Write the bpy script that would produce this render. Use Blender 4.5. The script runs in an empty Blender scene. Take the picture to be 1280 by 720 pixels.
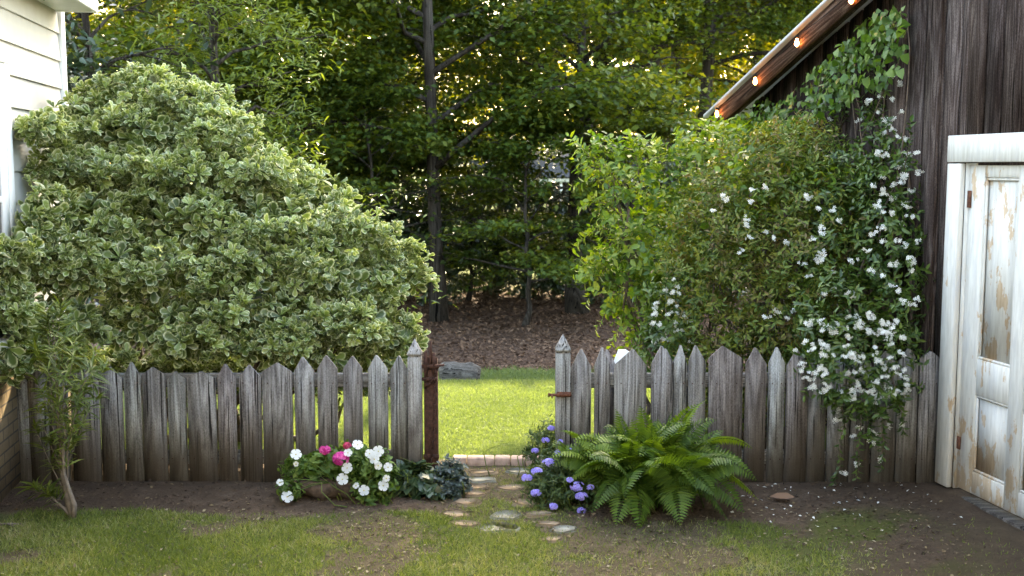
import bpy, math, numpy as np
from mathutils import Vector, Matrix
PI = math.pi
scene = bpy.context.scene
COL = scene.collection
rng = np.random.default_rng(7)

# ------------------------------------------------------------------ camera maths
F = 1400.0; TH = math.atan(152 / F); H = 2.03
CAM = np.array([0, 0, H])
FW = np.array([0, math.cos(TH), -math.sin(TH)]); UP = np.array([0, math.sin(TH), math.cos(TH)]); RT = np.array([1.0, 0, 0])
def ray(px, py):
    return RT * ((px - 640) / F) + UP * ((360 - py) / F) + FW
def at(px, py, Y):
    d = ray(px, py); return CAM + d * (Y / d[1])
def gnd(px, py, z=0.0):
    d = ray(px, py); return CAM + d * ((z - H) / d[2])
def on_plane(px, py, p0, n):
    d = ray(px, py); return CAM + d * (np.dot(p0 - CAM, n) / np.dot(d, n))
def ppm(Y):            # pixels per metre near depth Y
    return F / (Y * 1.02)

# ------------------------------------------------------------------ small noise
def vnoise(x, y, s=1.0, seed=0):
    x = np.asarray(x, float) * s; y = np.asarray(y, float) * s
    xi = np.floor(x).astype(np.int64); yi = np.floor(y).astype(np.int64)
    fx = x - xi; fy = y - yi
    fx = fx * fx * (3 - 2 * fx); fy = fy * fy * (3 - 2 * fy)
    def h(a, b):
        n = (a * 374761393 + b * 668265263 + seed * 1442695) & 0x7fffffff
        n = ((n ^ (n >> 13)) * 1274126177) & 0x7fffffff
        return ((n ^ (n >> 16)) & 0xffff) / 65535.0
    return (h(xi, yi) * (1 - fx) + h(xi + 1, yi) * fx) * (1 - fy) + (h(xi, yi + 1) * (1 - fx) + h(xi + 1, yi + 1) * fx) * fy
def fbm(x, y, s=1.0, seed=0, o=4):
    t = 0; a = .5; k = 0
    for i in range(o):
        t = t + a * vnoise(x, y, s * 2 ** i, seed + i); k += a; a *= .5
    return t / k
def sstep(a, b, x):
    t = np.clip((np.asarray(x, float) - a) / (b - a), 0, 1); return t * t * (3 - 2 * t)

def unit(v):
    v = np.asarray(v, float)
    return v / np.maximum(np.linalg.norm(v, axis=-1, keepdims=True), 1e-9)

# ------------------------------------------------------------------ mesh buffer
class MB:
    def __init__(s):
        s.v = []; s.rnd = []; s.edge = []; s.loops = []; s.tot = []; s.mi = []; s.n = 0
    def add(s, verts, faces, rnd=0.5, edge=0.0, mat=0):
        verts = np.asarray(verts, float).reshape(-1, 3); k = len(verts)
        s.v.append(verts)
        s.rnd.append(np.broadcast_to(np.asarray(rnd, float), (k,)).copy()); s.edge.append(np.broadcast_to(np.asarray(edge, float), (k,)).copy())
        for f in faces:
            s.loops.append(np.asarray(f, np.int64) + s.n); s.tot.append(np.array([len(f)])); s.mi.append(np.array([mat]))
        s.n += k
    def add_many(s, V, tfaces, rnd, edge, mat=0):
        """V: (N,k,3) instances of one template; tfaces list of tuples; rnd (N,), edge (k,)"""
        N, k, _ = V.shape
        if N == 0: return
        s.v.append(V.reshape(-1, 3)); s.rnd.append(np.repeat(rnd, k)); s.edge.append(np.tile(edge, N))
        lt = np.concatenate([np.array(f) for f in tfaces]); tt = np.array([len(f) for f in tfaces])
        s.loops.append((lt[None, :] + (np.arange(N) * k)[:, None] + s.n).ravel()); s.tot.append(np.tile(tt, N))
        s.mi.append(np.full(N * len(tfaces), mat)); s.n += N * k
    # ---- shapes
    def box(s, lo, hi, rnd=.5, mat=0, M=None, edge=0.0):
        x0, y0, z0 = lo; x1, y1, z1 = hi
        v = np.array([(x0,y0,z0),(x1,y0,z0),(x1,y1,z0),(x0,y1,z0),(x0,y0,z1),(x1,y0,z1),(x1,y1,z1),(x0,y1,z1)])
        if M is not None: v = M(v)
        s.add(v, [(0,3,2,1),(4,5,6,7),(0,1,5,4),(1,2,6,5),(2,3,7,6),(3,0,4,7)], rnd, edge, mat)
    def bbox(s, lo, hi, c=.004, rnd=.5, mat=0, M=None, edge=0.0):
        """box with chamfered edges"""
        lo = np.array(lo, float); hi = np.array(hi, float); c = min(c, .49 * (hi - lo).min())
        v = []
        for sx in (0, 1):
            for sy in (0, 1):
                for sz in (0, 1):
                    p = np.where([sx, sy, sz], hi, lo); d = np.where([sx, sy, sz], -c, c)
                    for a in range(3):
                        q = p + d; q[a] = p[a]; v.append(q)
        v = np.array(v)
        ix = lambda sx, sy, sz, a: ((sx * 2 + sy) * 2 + sz) * 3 + a
        f = []
        for a in range(3):
            b, c2 = (a + 1) % 3, (a + 2) % 3
            for sg in (0, 1):
                q = []
                for (u, w) in ((0,0),(1,0),(1,1),(0,1)):
                    t = [0,0,0]; t[a] = sg; t[b] = u; t[c2] = w; q.append(ix(*t, a))
                f.append(q if sg else q[::-1])
        for a in range(3):          # edges along axis a
            b, c2 = (a + 1) % 3, (a + 2) % 3
            for sb in (0, 1):
                for sc in (0, 1):
                    t0 = [0,0,0]; t0[b] = sb; t0[c2] = sc; t1 = list(t0); t1[a] = 1
                    q = [ix(*t0, b), ix(*t1, b), ix(*t1, c2), ix(*t0, c2)]
                    f.append(q if sb != sc else q[::-1])
        for sx in (0, 1):
            for sy in (0, 1):
                for sz in (0, 1):
                    q = [ix(sx,sy,sz,0), ix(sx,sy,sz,1), ix(sx,sy,sz,2)]
                    f.append(q if (sx+sy+sz) % 2 else q[::-1])
        if M is not None: v = M(v)
        s.add(v, f, rnd, edge, mat)
    def prism(s, poly, d0, d1, M, rnd=.5, mat=0, edge=0.0):
        """poly in (a,b) plane, extruded along c from d0 to d1, mapped by M([a,b,c])"""
        poly = np.asarray(poly, float); n = len(poly)
        v = np.vstack([np.column_stack([poly, np.full(n, d0)]), np.column_stack([poly, np.full(n, d1)])])
        f = [tuple(range(n))[::-1], tuple(range(n, 2 * n))] + [(i, (i + 1) % n, n + (i + 1) % n, n + i) for i in range(n)]
        s.add(M(v), f, rnd, edge, mat)
    def tube(s, pts, rad, sides=7, rnd=.5, mat=0, cap=True, wob=0.0):
        pts = np.asarray(pts, float); n = len(pts); rad = np.broadcast_to(np.asarray(rad, float), (n,))
        t = unit(np.gradient(pts, axis=0)); ref = np.array([0, 0, 1.0]) if abs(t[0][2]) < .8 else np.array([1.0, 0, 0])
        e1 = unit(np.cross(t, ref)); e2 = np.cross(t, e1)
        a = np.arange(sides) * 2 * PI / sides
        rr = rad[:, None] * np.ones((n, sides))
        if wob: rr = rr * (1 + wob * (rng.random((n, sides)) - .5) * 2)
        v = pts[:, None, :] + rr[:, :, None] * (np.cos(a)[None, :, None] * e1[:, None, :] + np.sin(a)[None, :, None] * e2[:, None, :])
        f = []
        for i in range(n - 1):
            for j in range(sides):
                k = (j + 1) % sides
                f.append((i * sides + j, i * sides + k, (i + 1) * sides + k, (i + 1) * sides + j))
        if cap: f.append(tuple(range(sides))[::-1]); f.append(tuple((n - 1) * sides + j for j in range(sides)))
        s.add(v.reshape(-1, 3), f, rnd, 0.0, mat)
    def build(s, name, mats, parent=None, smooth=False, origin=None):
        me = bpy.data.meshes.new(name)
        if s.n:
            v = np.concatenate(s.v)
            if origin is not None: v = v - np.asarray(origin, float)
            loops = np.concatenate(s.loops).astype(np.int32); tot = np.concatenate(s.tot).astype(np.int32)
            me.vertices.add(len(v)); me.vertices.foreach_set('co', v.astype(np.float32).ravel())
            me.loops.add(len(loops)); me.loops.foreach_set('vertex_index', loops)
            me.polygons.add(len(tot)); st = np.concatenate([[0], np.cumsum(tot)[:-1]]).astype(np.int32)
            me.polygons.foreach_set('loop_start', st)
            me.polygons.foreach_set('material_index', np.concatenate(s.mi).astype(np.int32))
            for nm, arr in (('rnd', s.rnd), ('edge', s.edge)):
                at_ = me.attributes.new(nm, 'FLOAT', 'POINT'); at_.data.foreach_set('value', np.concatenate(arr).astype(np.float32))
            if smooth: me.polygons.foreach_set('use_smooth', np.ones(len(tot), bool))
            me.update(calc_edges=True); me.validate()
        for m in (mats if isinstance(mats, (list, tuple)) else [mats]): me.materials.append(m)
        o = bpy.data.objects.new(name, me); COL.objects.link(o)
        if origin is not None: o.location = [float(q) for q in origin]
        if parent is not None: o.parent = parent
        return o

def tag(o, label=None, cat=None, group=None, kind=None):
    if label: o['label'] = label
    if cat: o['category'] = cat
    if group: o['group'] = group
    if kind: o['kind'] = kind
    return o
def thing(name, label, cat, loc=(0, 0, 0), group=None):
    o = bpy.data.objects.new(name, None); COL.objects.link(o); o.location = [float(q) for q in loc]; o.empty_display_size = .2
    return tag(o, label, cat, group)

# ------------------------------------------------------------------ leaves
L_FULL = dict(t=np.array([(0,0,0),(.34,0,-.02),(.7,0,-.04),(1,0,-.02),(.32,.36,.06),(.72,.40,.06),(.32,-.36,.06),(.72,-.40,.06)]),
              f=[(0,1,4),(1,2,5,4),(2,3,5),(0,6,1),(1,6,7,2),(2,7,3)], e=np.array([0,0,0,1,1,1,1,1.0]))
L_SPOON = dict(t=np.array([(0,0,0),(.42,0,-.02),(.75,0,-.04),(1,0,-.05),(.42,.24,.04),(.74,.46,.07),(.95,.26,.02),(.42,-.24,.04),(.74,-.46,.07),(.95,-.26,.02)]),
              f=[(0,1,4),(1,2,5,4),(2,3,6,5),(0,7,1),(1,7,8,2),(2,8,9,3)], e=np.array([0,0,.1,1,.9,1,1,.9,1,1.0]))
L_OVAL = dict(t=np.array([(0,0,0),(.3,0,-.03),(.65,0,-.05),(1,0,-.10),(.26,.42,.07),(.62,.42,.05),(.26,-.42,.07),(.62,-.42,.05)]), f=L_FULL['f'], e=L_FULL['e'])
L_HEART = dict(t=np.array([(.06,0,0),(.35,0,-.03),(.65,0,-.05),(1,0,-.12),(.08,.5,.04),(.55,.42,.02),(.08,-.5,.04),(.55,-.42,.02)]), f=L_FULL['f'], e=L_FULL['e'])
L_LANCE = dict(t=np.array([(0,0,0),(.33,0,-.02),(.66,0,-.06),(1,0,-.14),(.3,.5,.03),(.66,.36,-.02),(.3,-.5,.03),(.66,-.36,-.02)]), f=L_FULL['f'], e=L_FULL['e'])
L_RHOMB = dict(t=np.array([(0,0,0),(.45,.5,.10),(1,0,-.05),(.45,-.5,.10)]), f=[(0,2,1),(0,3,2)], e=np.array([0,.5,1,.5]))
L_PETAL = dict(t=np.array([(0,0,0),(.7,.42,.08),(1,0,.02),(.7,-.42,.08)]), f=[(0,3,2,1)], e=np.array([0,1,1,1.0]))
def leaves(mb, P, A, N, L, W, tpl, rnd=None, mat=0):
    P = np.asarray(P, float); n = len(P)
    if n == 0: return
    A = unit(A); N = np.asarray(N, float); N = unit(N - (N * A).sum(1, keepdims=True) * A); B = np.cross(N, A)
    L = np.broadcast_to(np.asarray(L, float), (n,)); W = np.broadcast_to(np.asarray(W, float), (n,))
    t = tpl['t']
    V = P[:, None, :] + (L[:, None] * t[None, :, 0])[:, :, None] * A[:, None, :] + (W[:, None] * t[None, :, 1])[:, :, None] * B[:, None, :] + (L[:, None] * t[None, :, 2])[:, :, None] * N[:, None, :]
    mb.add_many(V, tpl['f'], rng.random(n) if rnd is None else np.broadcast_to(rnd, (n,)), tpl['e'], mat)
def shoots(mb, P, D, k, L, W, tpl, length=0.0, phi=(50, 80), jit=.25, lsig=.2, rbase=None, rsig=.25, upbias=0.0, mat=0):
    """k leaves spiralling on each shoot of direction D"""
    P = np.asarray(P, float); D = unit(D); n = len(P)
    if n == 0: return
    ref = np.where(np.abs(D[:, 2:3]) < .85, np.array([[0, 0, 1.0]]), np.array([[1.0, 0, 0]]))
    e1 = unit(np.cross(D, ref)); e2 = np.cross(D, e1)
    j = np.arange(k)
    th = j[None, :] * 2.39996 + rng.random((n, 1)) * 6.28 + rng.normal(0, jit, (n, k))
    ph = np.radians(rng.uniform(phi[0], phi[1], (n, k)))
    A = np.cos(ph)[..., None] * D[:, None] + np.sin(ph)[..., None] * (np.cos(th)[..., None] * e1[:, None] + np.sin(th)[..., None] * e2[:, None])
    A[..., 2] += upbias
    N = D[:, None] * np.ones((n, k, 1)) + rng.normal(0, .3, (n, k, 3)); N[..., 2] += .4
    s = (j + .5) / k * length
    Q = P[:, None] + D[:, None] * s[None, :, None]
    LL = L * (1 + lsig * rng.normal(0, 1, (n, k))).clip(.4, 1.7)
    rb = rng.random(n) if rbase is None else rbase
    rr = np.clip(rb[:, None] + rng.normal(0, rsig, (n, k)), 0, 1)
    leaves(mb, Q.reshape(-1, 3), A.reshape(-1, 3), N.reshape(-1, 3), LL.ravel(), (LL * W / L).ravel(), tpl, rr.ravel(), mat)
def rdir(n, up=0.0):
    d = unit(rng.normal(0, 1, (n, 3))); d[:, 2] += up; return unit(d)
def lobe_points(lobes, dens, inner=.72, lo=.7, hi=1.05):
    """points near the skin of a union of ellipsoids (c, r)"""
    Ps, Ns = [], []
    C = np.array([l[0] for l in lobes]); R = np.array([l[1] for l in lobes])
    for c, r in zip(C, R):
        a = 4 * PI * ((((r[0]*r[1])**1.6 + (r[0]*r[2])**1.6 + (r[1]*r[2])**1.6) / 3) ** (1 / 1.6))
        n = max(4, int(a * dens)); d = rdir(n); rad = rng.uniform(lo, hi, n)[:, None]
        Ps.append(c + d * r * rad); Ns.append(unit(d / r))
    P = np.vstack(Ps); N = np.vstack(Ns); ok = np.ones(len(P), bool)
    for c, r in zip(C, R):
        ok &= (((P - c) / r) ** 2).sum(1) > inner ** 2 - 1e-6
    return P[ok], N[ok]
def lobe(px, py, Y, rpx, rpy=None, ry=None):
    """ellipsoid lobe placed by its look in the reference measurements, radii turned into metres"""
    k = ppm(Y); rpy = rpx * .8 if rpy is None else rpy
    return (at(px, py, Y), np.array([rpx / k, (ry if ry else rpx / k * .9), rpy / k]))
def curve_pts(p0, p1, sag=(0, 0, 0), n=6, wob=0.0):
    t = np.linspace(0, 1, n)[:, None]; p0 = np.asarray(p0, float); p1 = np.asarray(p1, float)
    p = p0 + (p1 - p0) * t + np.asarray(sag, float) * (4 * t * (1 - t))
    if wob:
        w = rng.normal(0, wob, p.shape); w[0] = 0; w[-1] = 0; p = p + w
    return p

# ------------------------------------------------------------------ materials
def new_mat(name):
    m = bpy.data.materials.new(name); m.use_nodes = True; nt = m.node_tree
    for n in list(nt.nodes): nt.nodes.remove(n)
    out = nt.nodes.new('ShaderNodeOutputMaterial'); return m, nt, out
def N_(nt, t, **kw):
    n = nt.nodes.new(t)
    for k, v in kw.items():
        if k in n.inputs: n.inputs[k].default_value = v
        else: setattr(n, k, v)
    return n
def ramp(nt, fac, stops, interp='LINEAR'):
    r = nt.nodes.new('ShaderNodeValToRGB'); cr = r.color_ramp; cr.interpolation = interp
    while len(cr.elements) < len(stops): cr.elements.new(.5)
    for e, (p, c) in zip(cr.elements, stops):
        e.position = p; e.color = (*c, 1) if len(c) == 3 else c
    nt.links.new(fac, r.inputs[0]); return r.outputs[0]
def mixc(nt, fac, a, b, mode='MIX'):
    m = nt.nodes.new('ShaderNodeMix'); m.data_type = 'RGBA'; m.blend_type = mode
    for i, v in ((0, fac), (6, a), (7, b)):
        if hasattr(v, 'is_output'): nt.links.new(v, m.inputs[i])
        else: m.inputs[i].default_value = v if i == 0 else (*v, 1)
    return m.outputs[2]
def attr(nt, name):
    a = nt.nodes.new('ShaderNodeAttribute'); a.attribute_name = name; return a.outputs['Fac']
def math_(nt, op, a, b=0.0, clamp=False):
    m = nt.nodes.new('ShaderNodeMath'); m.operation = op; m.use_clamp = clamp
    for i, v in enumerate((a, b)):
        if hasattr(v, 'is_output'): nt.links.new(v, m.inputs[i])
        else: m.inputs[i].default_value = v
    return m.outputs[0]
def coords(nt, scale=(1, 1, 1), rnd_off=0.0, src='Object'):
    tc = nt.nodes.new('ShaderNodeTexCoord'); mp = nt.nodes.new('ShaderNodeMapping'); mp.inputs['Scale'].default_value = scale
    v = tc.outputs[src]
    if rnd_off:
        va = nt.nodes.new('ShaderNodeVectorMath'); va.operation = 'ADD'
        cb = nt.nodes.new('ShaderNodeCombineXYZ'); r = math_(nt, 'MULTIPLY', attr(nt, 'rnd'), rnd_off)
        nt.links.new(r, cb.inputs[0]); nt.links.new(r, cb.inputs[1]); nt.links.new(r, cb.inputs[2])
        nt.links.new(v, va.inputs[0]); nt.links.new(cb.outputs[0], va.inputs[1]); v = va.outputs[0]
    nt.links.new(v, mp.inputs['Vector']); return mp.outputs[0]
def noise(nt, vec, scale, detail=4, rough=.55, dist=0.0):
    n = N_(nt, 'ShaderNodeTexNoise', Scale=scale, Detail=detail, Roughness=rough, Distortion=dist)
    nt.links.new(vec, n.inputs['Vector']); return n.outputs['Fac']
def finish(nt, out, color, rough=.7, spec=.3, bump=None, bstr=.3, bdist=.01, metal=0.0):
    p = nt.nodes.new('ShaderNodeBsdfPrincipled')
    if hasattr(color, 'is_output'): nt.links.new(color, p.inputs['Base Color'])
    else: p.inputs['Base Color'].default_value = (*color, 1)
    if hasattr(rough, 'is_output'): nt.links.new(rough, p.inputs['Roughness'])
    else: p.inputs['Roughness'].default_value = rough
    p.inputs['Specular IOR Level'].default_value = spec; p.inputs['Metallic'].default_value = metal
    if bump is not None:
        b = N_(nt, 'ShaderNodeBump', Strength=bstr, Distance=bdist); nt.links.new(bump, b.inputs['Height']); nt.links.new(b.outputs[0], p.inputs['Normal'])
    nt.links.new(p.outputs[0], out.inputs[0]); return p
def leaf_mat(name, cols, trans=.35, tcol=None, rough=.45, spec=.35, edge=None, edge_at=(.45, .8)):
    m, nt, out = new_mat(name)
    c = ramp(nt, attr(nt, 'rnd'), [(i / (len(cols) - 1), q) for i, q in enumerate(cols)])
    if edge is not None:
        e = ramp(nt, attr(nt, 'edge'), [(edge_at[0], (0, 0, 0)), (edge_at[1], (1, 1, 1))])
        vn = ramp(nt, noise(nt, coords(nt), 60, 1), [(.35, (0, 0, 0)), (.6, (1, 1, 1))])
        c = mixc(nt, math_(nt, 'MULTIPLY', e, math_(nt, 'ADD', math_(nt, 'MULTIPLY', vn, .6), .3)), c, edge)
    p = nt.nodes.new('ShaderNodeBsdfPrincipled'); nt.links.new(c, p.inputs['Base Color'])
    p.inputs['Roughness'].default_value = rough; p.inputs['Specular IOR Level'].default_value = spec
    t = nt.nodes.new('ShaderNodeBsdfTranslucent')
    tc = mixc(nt, 1.0, c, tcol if tcol else (1.6, 1.5, .5), 'MULTIPLY'); nt.links.new(tc, t.inputs[0])
    mx = nt.nodes.new('ShaderNodeMixShader'); mx.inputs[0].default_value = trans
    nt.links.new(p.outputs[0], mx.inputs[1]); nt.links.new(t.outputs[0], mx.inputs[2]); nt.links.new(mx.outputs[0], out.inputs[0])
    return m
def wood_mat(name, dark, mid, light, tint=None, grain=1.0, rough=.85, blotch=.5, stain=None, along=(0, 0, 1), knots=.75):
    m, nt, out = new_mat(name)
    tc = nt.nodes.new('ShaderNodeTexCoord'); cb = nt.nodes.new('ShaderNodeCombineXYZ'); r_ = math_(nt, 'MULTIPLY', attr(nt, 'rnd'), 40.0)
    for i in range(3): nt.links.new(r_, cb.inputs[i])
    def vm(op, a, b=None, sc=None):
        v = nt.nodes.new('ShaderNodeVectorMath'); v.operation = op
        for i, q in enumerate((a, b)):
            if q is None: continue
            if hasattr(q, 'is_output'): nt.links.new(q, v.inputs[i])
            else: v.inputs[i].default_value = q
        if sc is not None:
            if hasattr(sc, 'is_output'): nt.links.new(sc, v.inputs['Scale'])
            else: v.inputs['Scale'].default_value = sc
        return v.outputs['Value'] if op == 'DOT_PRODUCT' else v.outputs[0]
    al = tuple(float(q) for q in unit(np.array(along)))
    pos = tc.outputs['Object']; ax = vm('DOT_PRODUCT', pos, al)
    def sq(k):                                   # squeeze along the grain
        return vm('ADD', vm('SUBTRACT', pos, vm('SCALE', al, sc=math_(nt, 'MULTIPLY', ax, 1 - k))), cb.outputs[0])
    g1 = noise(nt, sq(.022), 150 * grain, 4, .65, .0); g0 = noise(nt, sq(.025), 45 * grain, 6, .7, .0)
    rg = math_(nt, 'SINE', math_(nt, 'MULTIPLY', noise(nt, sq(.085), 5.5 * grain, 2, .45), 95.0))     # growth-ring figure
    sp = noise(nt, sq(.5), 170, 2, .7)
    g = math_(nt, 'ADD', math_(nt, 'MULTIPLY', g1, .42), math_(nt, 'ADD', math_(nt, 'MULTIPLY', g0, .26), math_(nt, 'ADD', math_(nt, 'MULTIPLY', rg, .055), math_(nt, 'MULTIPLY', sp, .32))))
    c = ramp(nt, g, [(.36, dark), (.49, mid), (.62, light)])
    b = noise(nt, sq(.28), 6, 5, .65)
    c = mixc(nt, math_(nt, 'MULTIPLY', ramp(nt, b, [(.42, (0, 0, 0)), (.66, (1, 1, 1))]), blotch), c, dark)
    b2 = noise(nt, sq(.5), 2.3, 4, .6); c = mixc(nt, .8, c, ramp(nt, b2, [(.3, (.68, .64, .62)), (.7, (1.2, 1.22, 1.24))]), 'MULTIPLY')
    cr = ramp(nt, noise(nt, sq(.018), 80 * grain, 2, .5), [(.345, (0, 0, 0)), (.37, (1, 1, 1))])      # drying cracks
    c = mixc(nt, cr, tuple(q * .3 for q in dark), c)
    kn = nt.nodes.new('ShaderNodeTexVoronoi'); kn.inputs['Scale'].default_value = 3.0; nt.links.new(sq(.6), kn.inputs['Vector'])
    c = mixc(nt, math_(nt, 'MULTIPLY', ramp(nt, kn.outputs['Distance'], [(.04, (1, 1, 1)), (.085, (0, 0, 0))]), knots), c, tuple(q * .45 for q in dark))
    if tint:                                                        # boards differ from each other
        c = mixc(nt, 1.0, c, ramp(nt, attr(nt, 'rnd'), [(i / (len(tint) - 1), q) for i, q in enumerate(tint)]), 'MULTIPLY')
    if stain:                                                       # splash and algae near the ground
        sx = nt.nodes.new('ShaderNodeSeparateXYZ'); nt.links.new(pos, sx.inputs[0])
        zz = math_(nt, 'ADD', sx.outputs[2], math_(nt, 'MULTIPLY', b, -.3))
        c = mixc(nt, math_(nt, 'MULTIPLY', ramp(nt, zz, [(.0, (1, 1, 1)), (.25, (0, 0, 0))]), .75), c, stain)
    finish(nt, out, c, .95, .06, math_(nt, 'ADD', g, math_(nt, 'MULTIPLY', cr, .8)), .3, .004); return m
def plain(name, col, rough=.6, spec=.3, var=.15, sc=20, bstr=.15, metal=0.0):
    m, nt, out = new_mat(name); n = noise(nt, coords(nt, (1, 1, 1), 20.0), sc, 5, .6)
    c = ramp(nt, n, [(.3, tuple(q * (1 - var) for q in col)), (.7, tuple(min(1, q * (1 + var)) for q in col))])
    finish(nt, out, c, rough, spec, n, bstr, .004, metal); return m

M_ = {}
M_['picket'] = wood_mat('weathered_picket_wood', (.080,.072,.068), (.232,.222,.216), (.41,.405,.398),
     tint=[(.72,.64,.60), (1.02,1.02,1.0), (.82,.75,.74), (1.12,1.15,1.10), (.62,.55,.52), (.95,.98,.95), (1.25,1.26,1.24)], stain=(.10,.085,.07))
M_['rail'] = wood_mat('weathered_rail_wood', (.07,.065,.06), (.17,.16,.15), (.28,.28,.27), along=(1, 0, 0))
M_['barn'] = wood_mat('weathered_barn_wood', (.019,.0135,.012), (.056,.043,.038), (.132,.113,.104), tint=[(.55,.52,.52),(1.1,1.0,.98),(.75,.75,.82),(1.45,1.36,1.32),(.6,.56,.56)], grain=1.2, blotch=.6)
def siding_mat():
    m, nt, out = new_mat('white_painted_clapboard')
    n = noise(nt, coords(nt, (1, 1, 1)), 3, 5, .6); g = noise(nt, coords(nt, (1, .05, 1)), 90, 3)
    c = ramp(nt, n, [(.3, (.45,.435,.395)), (.65, (.53,.515,.475))])
    d = ramp(nt, noise(nt, coords(nt, (1, .25, 1)), 9, 6, .7), [(.60, (0,0,0)), (.75, (1,1,1))])
    c = mixc(nt, math_(nt, 'MULTIPLY', d, .35), c, (.42,.41,.39))
    finish(nt, out, c, .55, .3, g, .12, .003); return m
M_['siding'] = siding_mat()
M_['trim'] = plain('white_trim_paint', (.78,.78,.77), .5, .3, .06, 8)
def door_mat():
    m, nt, out = new_mat('peeling_white_door_paint')
    n = noise(nt, coords(nt, (1, 1, .45)), 8, 8, .68); f = noise(nt, coords(nt, (1, 1, .12)), 45, 5)
    w = ramp(nt, f, [(.3, (.54,.505,.45)), (.7, (.72,.695,.64))])
    bare = ramp(nt, f, [(.3, (.42,.29,.18)), (.7, (.62,.48,.34))])
    th = math_(nt, 'ADD', n, math_(nt, 'MULTIPLY', attr(nt, 'edge'), .065))
    sx = nt.nodes.new('ShaderNodeSeparateXYZ'); tc = nt.nodes.new('ShaderNodeTexCoord'); nt.links.new(tc.outputs['Object'], sx.inputs[0])
    low = ramp(nt, sx.outputs[2], [(.0, (1,1,1)), (.5, (0,0,0))])
    th = math_(nt, 'ADD', th, math_(nt, 'MULTIPLY', low, .11))
    k = ramp(nt, th, [(.615, (0,0,0)), (.632, (1,1,1))])
    grey = ramp(nt, noise(nt, coords(nt, (1, 1, .2)), 16, 6, .7), [(.5, (0,0,0)), (.72, (1,1,1))])
    c = mixc(nt, math_(nt, 'MULTIPLY', grey, .6), w, (.45,.44,.46)); c = mixc(nt, k, c, bare)
    c = mixc(nt, math_(nt, 'MULTIPLY', low, .35), c, (.33,.27,.2))
    finish(nt, out, c, .6, .3, math_(nt, 'SUBTRACT', f, math_(nt, 'MULTIPLY', k, .6)), .4, .004); return m
M_['door'] = door_mat()
def brick_mat(name, c1, c2, mort, axis):
    m, nt, out = new_mat(name); b = nt.nodes.new('ShaderNodeTexBrick'); v = coords(nt, (1, 1, 1), src='Object')
    s = nt.nodes.new('ShaderNodeSeparateXYZ'); nt.links.new(v, s.inputs[0]); cb = nt.nodes.new('ShaderNodeCombineXYZ')
    nt.links.new(s.outputs[axis], cb.inputs[0]); nt.links.new(s.outputs[2], cb.inputs[1]); nt.links.new(cb.outputs[0], b.inputs['Vector'])
    b.inputs['Color1'].default_value = (*c1, 1); b.inputs['Color2'].default_value = (*c2, 1); b.inputs['Mortar'].default_value = (*mort, 1)
    b.inputs['Scale'].default_value = 1; b.inputs['Brick Width'].default_value = .21; b.inputs['Row Height'].default_value = .072; b.inputs['Mortar Size'].default_value = .006
    c = mixc(nt, .5, b.outputs[0], ramp(nt, noise(nt, v, 30, 5), [(.3, (.6,.6,.6)), (.7, (1.1,1.1,1.1))]), 'MULTIPLY')
    finish(nt, out, c, .85, .2, math_(nt, 'MULTIPLY', b.outputs['Fac'], -1.0), .5, .006); return m
M_['brick'] = brick_mat('tan_brick', (.42,.30,.17), (.34,.24,.14), (.16,.13,.10), 1)
M_['rust'] = plain('rusty_iron', (.065,.030,.021), .85, .3, .55, 45, .4)
M_['hinge'] = plain('rusty_hinge', (.115,.045,.026), .85, .3, .5, 60, .4)
M_['dark_glass'] = plain('dark_window_glass', (.03,.035,.04), .08, .6, .1, 3, 0)
M_['metal_roof'] = plain('grey_roof_sheet', (.42,.43,.45), .5, .5, .15, 6)
M_['shingle'] = plain('grey_shingles', (.085,.085,.095), .8, .2, .3, 12)
M_['bark'] = wood_mat('tree_bark', (.016,.013,.011), (.045,.037,.031), (.09,.078,.068), grain=.3, rough=.95)
M_['twig'] = plain('brown_twig_bark', (.12,.09,.07), .9, .2, .35, 30)
M_['pale_twig'] = plain('pale_twig_bark', (.19,.155,.125), .9, .2, .35, 40)
M_['stone'] = plain('tan_stepping_stone', (.27,.205,.145), .9, .2, .3, 14, .5)
M_['grey_stone'] = plain('grey_stepping_stone', (.27,.27,.235), .9, .2, .3, 14, .5)
M_['edge_brick'] = plain('pink_clay_brick', (.42,.29,.23), .85, .2, .35, 22, .5)
M_['log'] = wood_mat('grey_log_wood', (.03,.027,.024), (.085,.075,.067), (.17,.155,.14), grain=.5, along=(1, 0, 0))
M_['driftwood'] = plain('dark_rough_planter', (.085,.062,.048), .95, .15, .6, 26, .9)
M_['white_plastic'] = plain('white_board_paint', (.82,.82,.80), .5, .3, .05, 4)
M_['black'] = plain('dark_interior', (.02,.018,.016), .9, .1)
# foliage
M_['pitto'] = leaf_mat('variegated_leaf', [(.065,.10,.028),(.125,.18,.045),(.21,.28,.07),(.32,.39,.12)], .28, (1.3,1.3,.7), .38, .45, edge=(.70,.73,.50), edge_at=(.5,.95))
M_['maple'] = leaf_mat('broadleaf_green', [(.020,.038,.009),(.040,.072,.014),(.070,.112,.020),(.12,.15,.028)], .42, (2.3,1.7,.3), .5, .25)
M_['maple2'] = leaf_mat('broadleaf_yellowgreen', [(.045,.075,.012),(.075,.115,.018),(.11,.145,.022),(.15,.155,.03)], .5, (2.4,1.7,.3), .5, .25)
M_['farleaf'] = leaf_mat('sunlit_far_leaf', [(.09,.12,.02),(.14,.17,.028),(.20,.21,.035)], .55, (2.0,1.6,.35), .6, .15)  # yellow sun glow put into a brighter leaf colour for the far trees
M_['laurel'] = leaf_mat('dark_glossy_leaf', [(.018,.032,.016),(.03,.05,.024),(.05,.075,.035)], .15, None, .28, .55)
M_['privet'] = leaf_mat('bright_shrub_leaf', [(.045,.095,.014),(.085,.16,.022),(.14,.22,.03),(.22,.27,.04)], .4, (1.7,1.6,.4), .42, .4)
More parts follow.
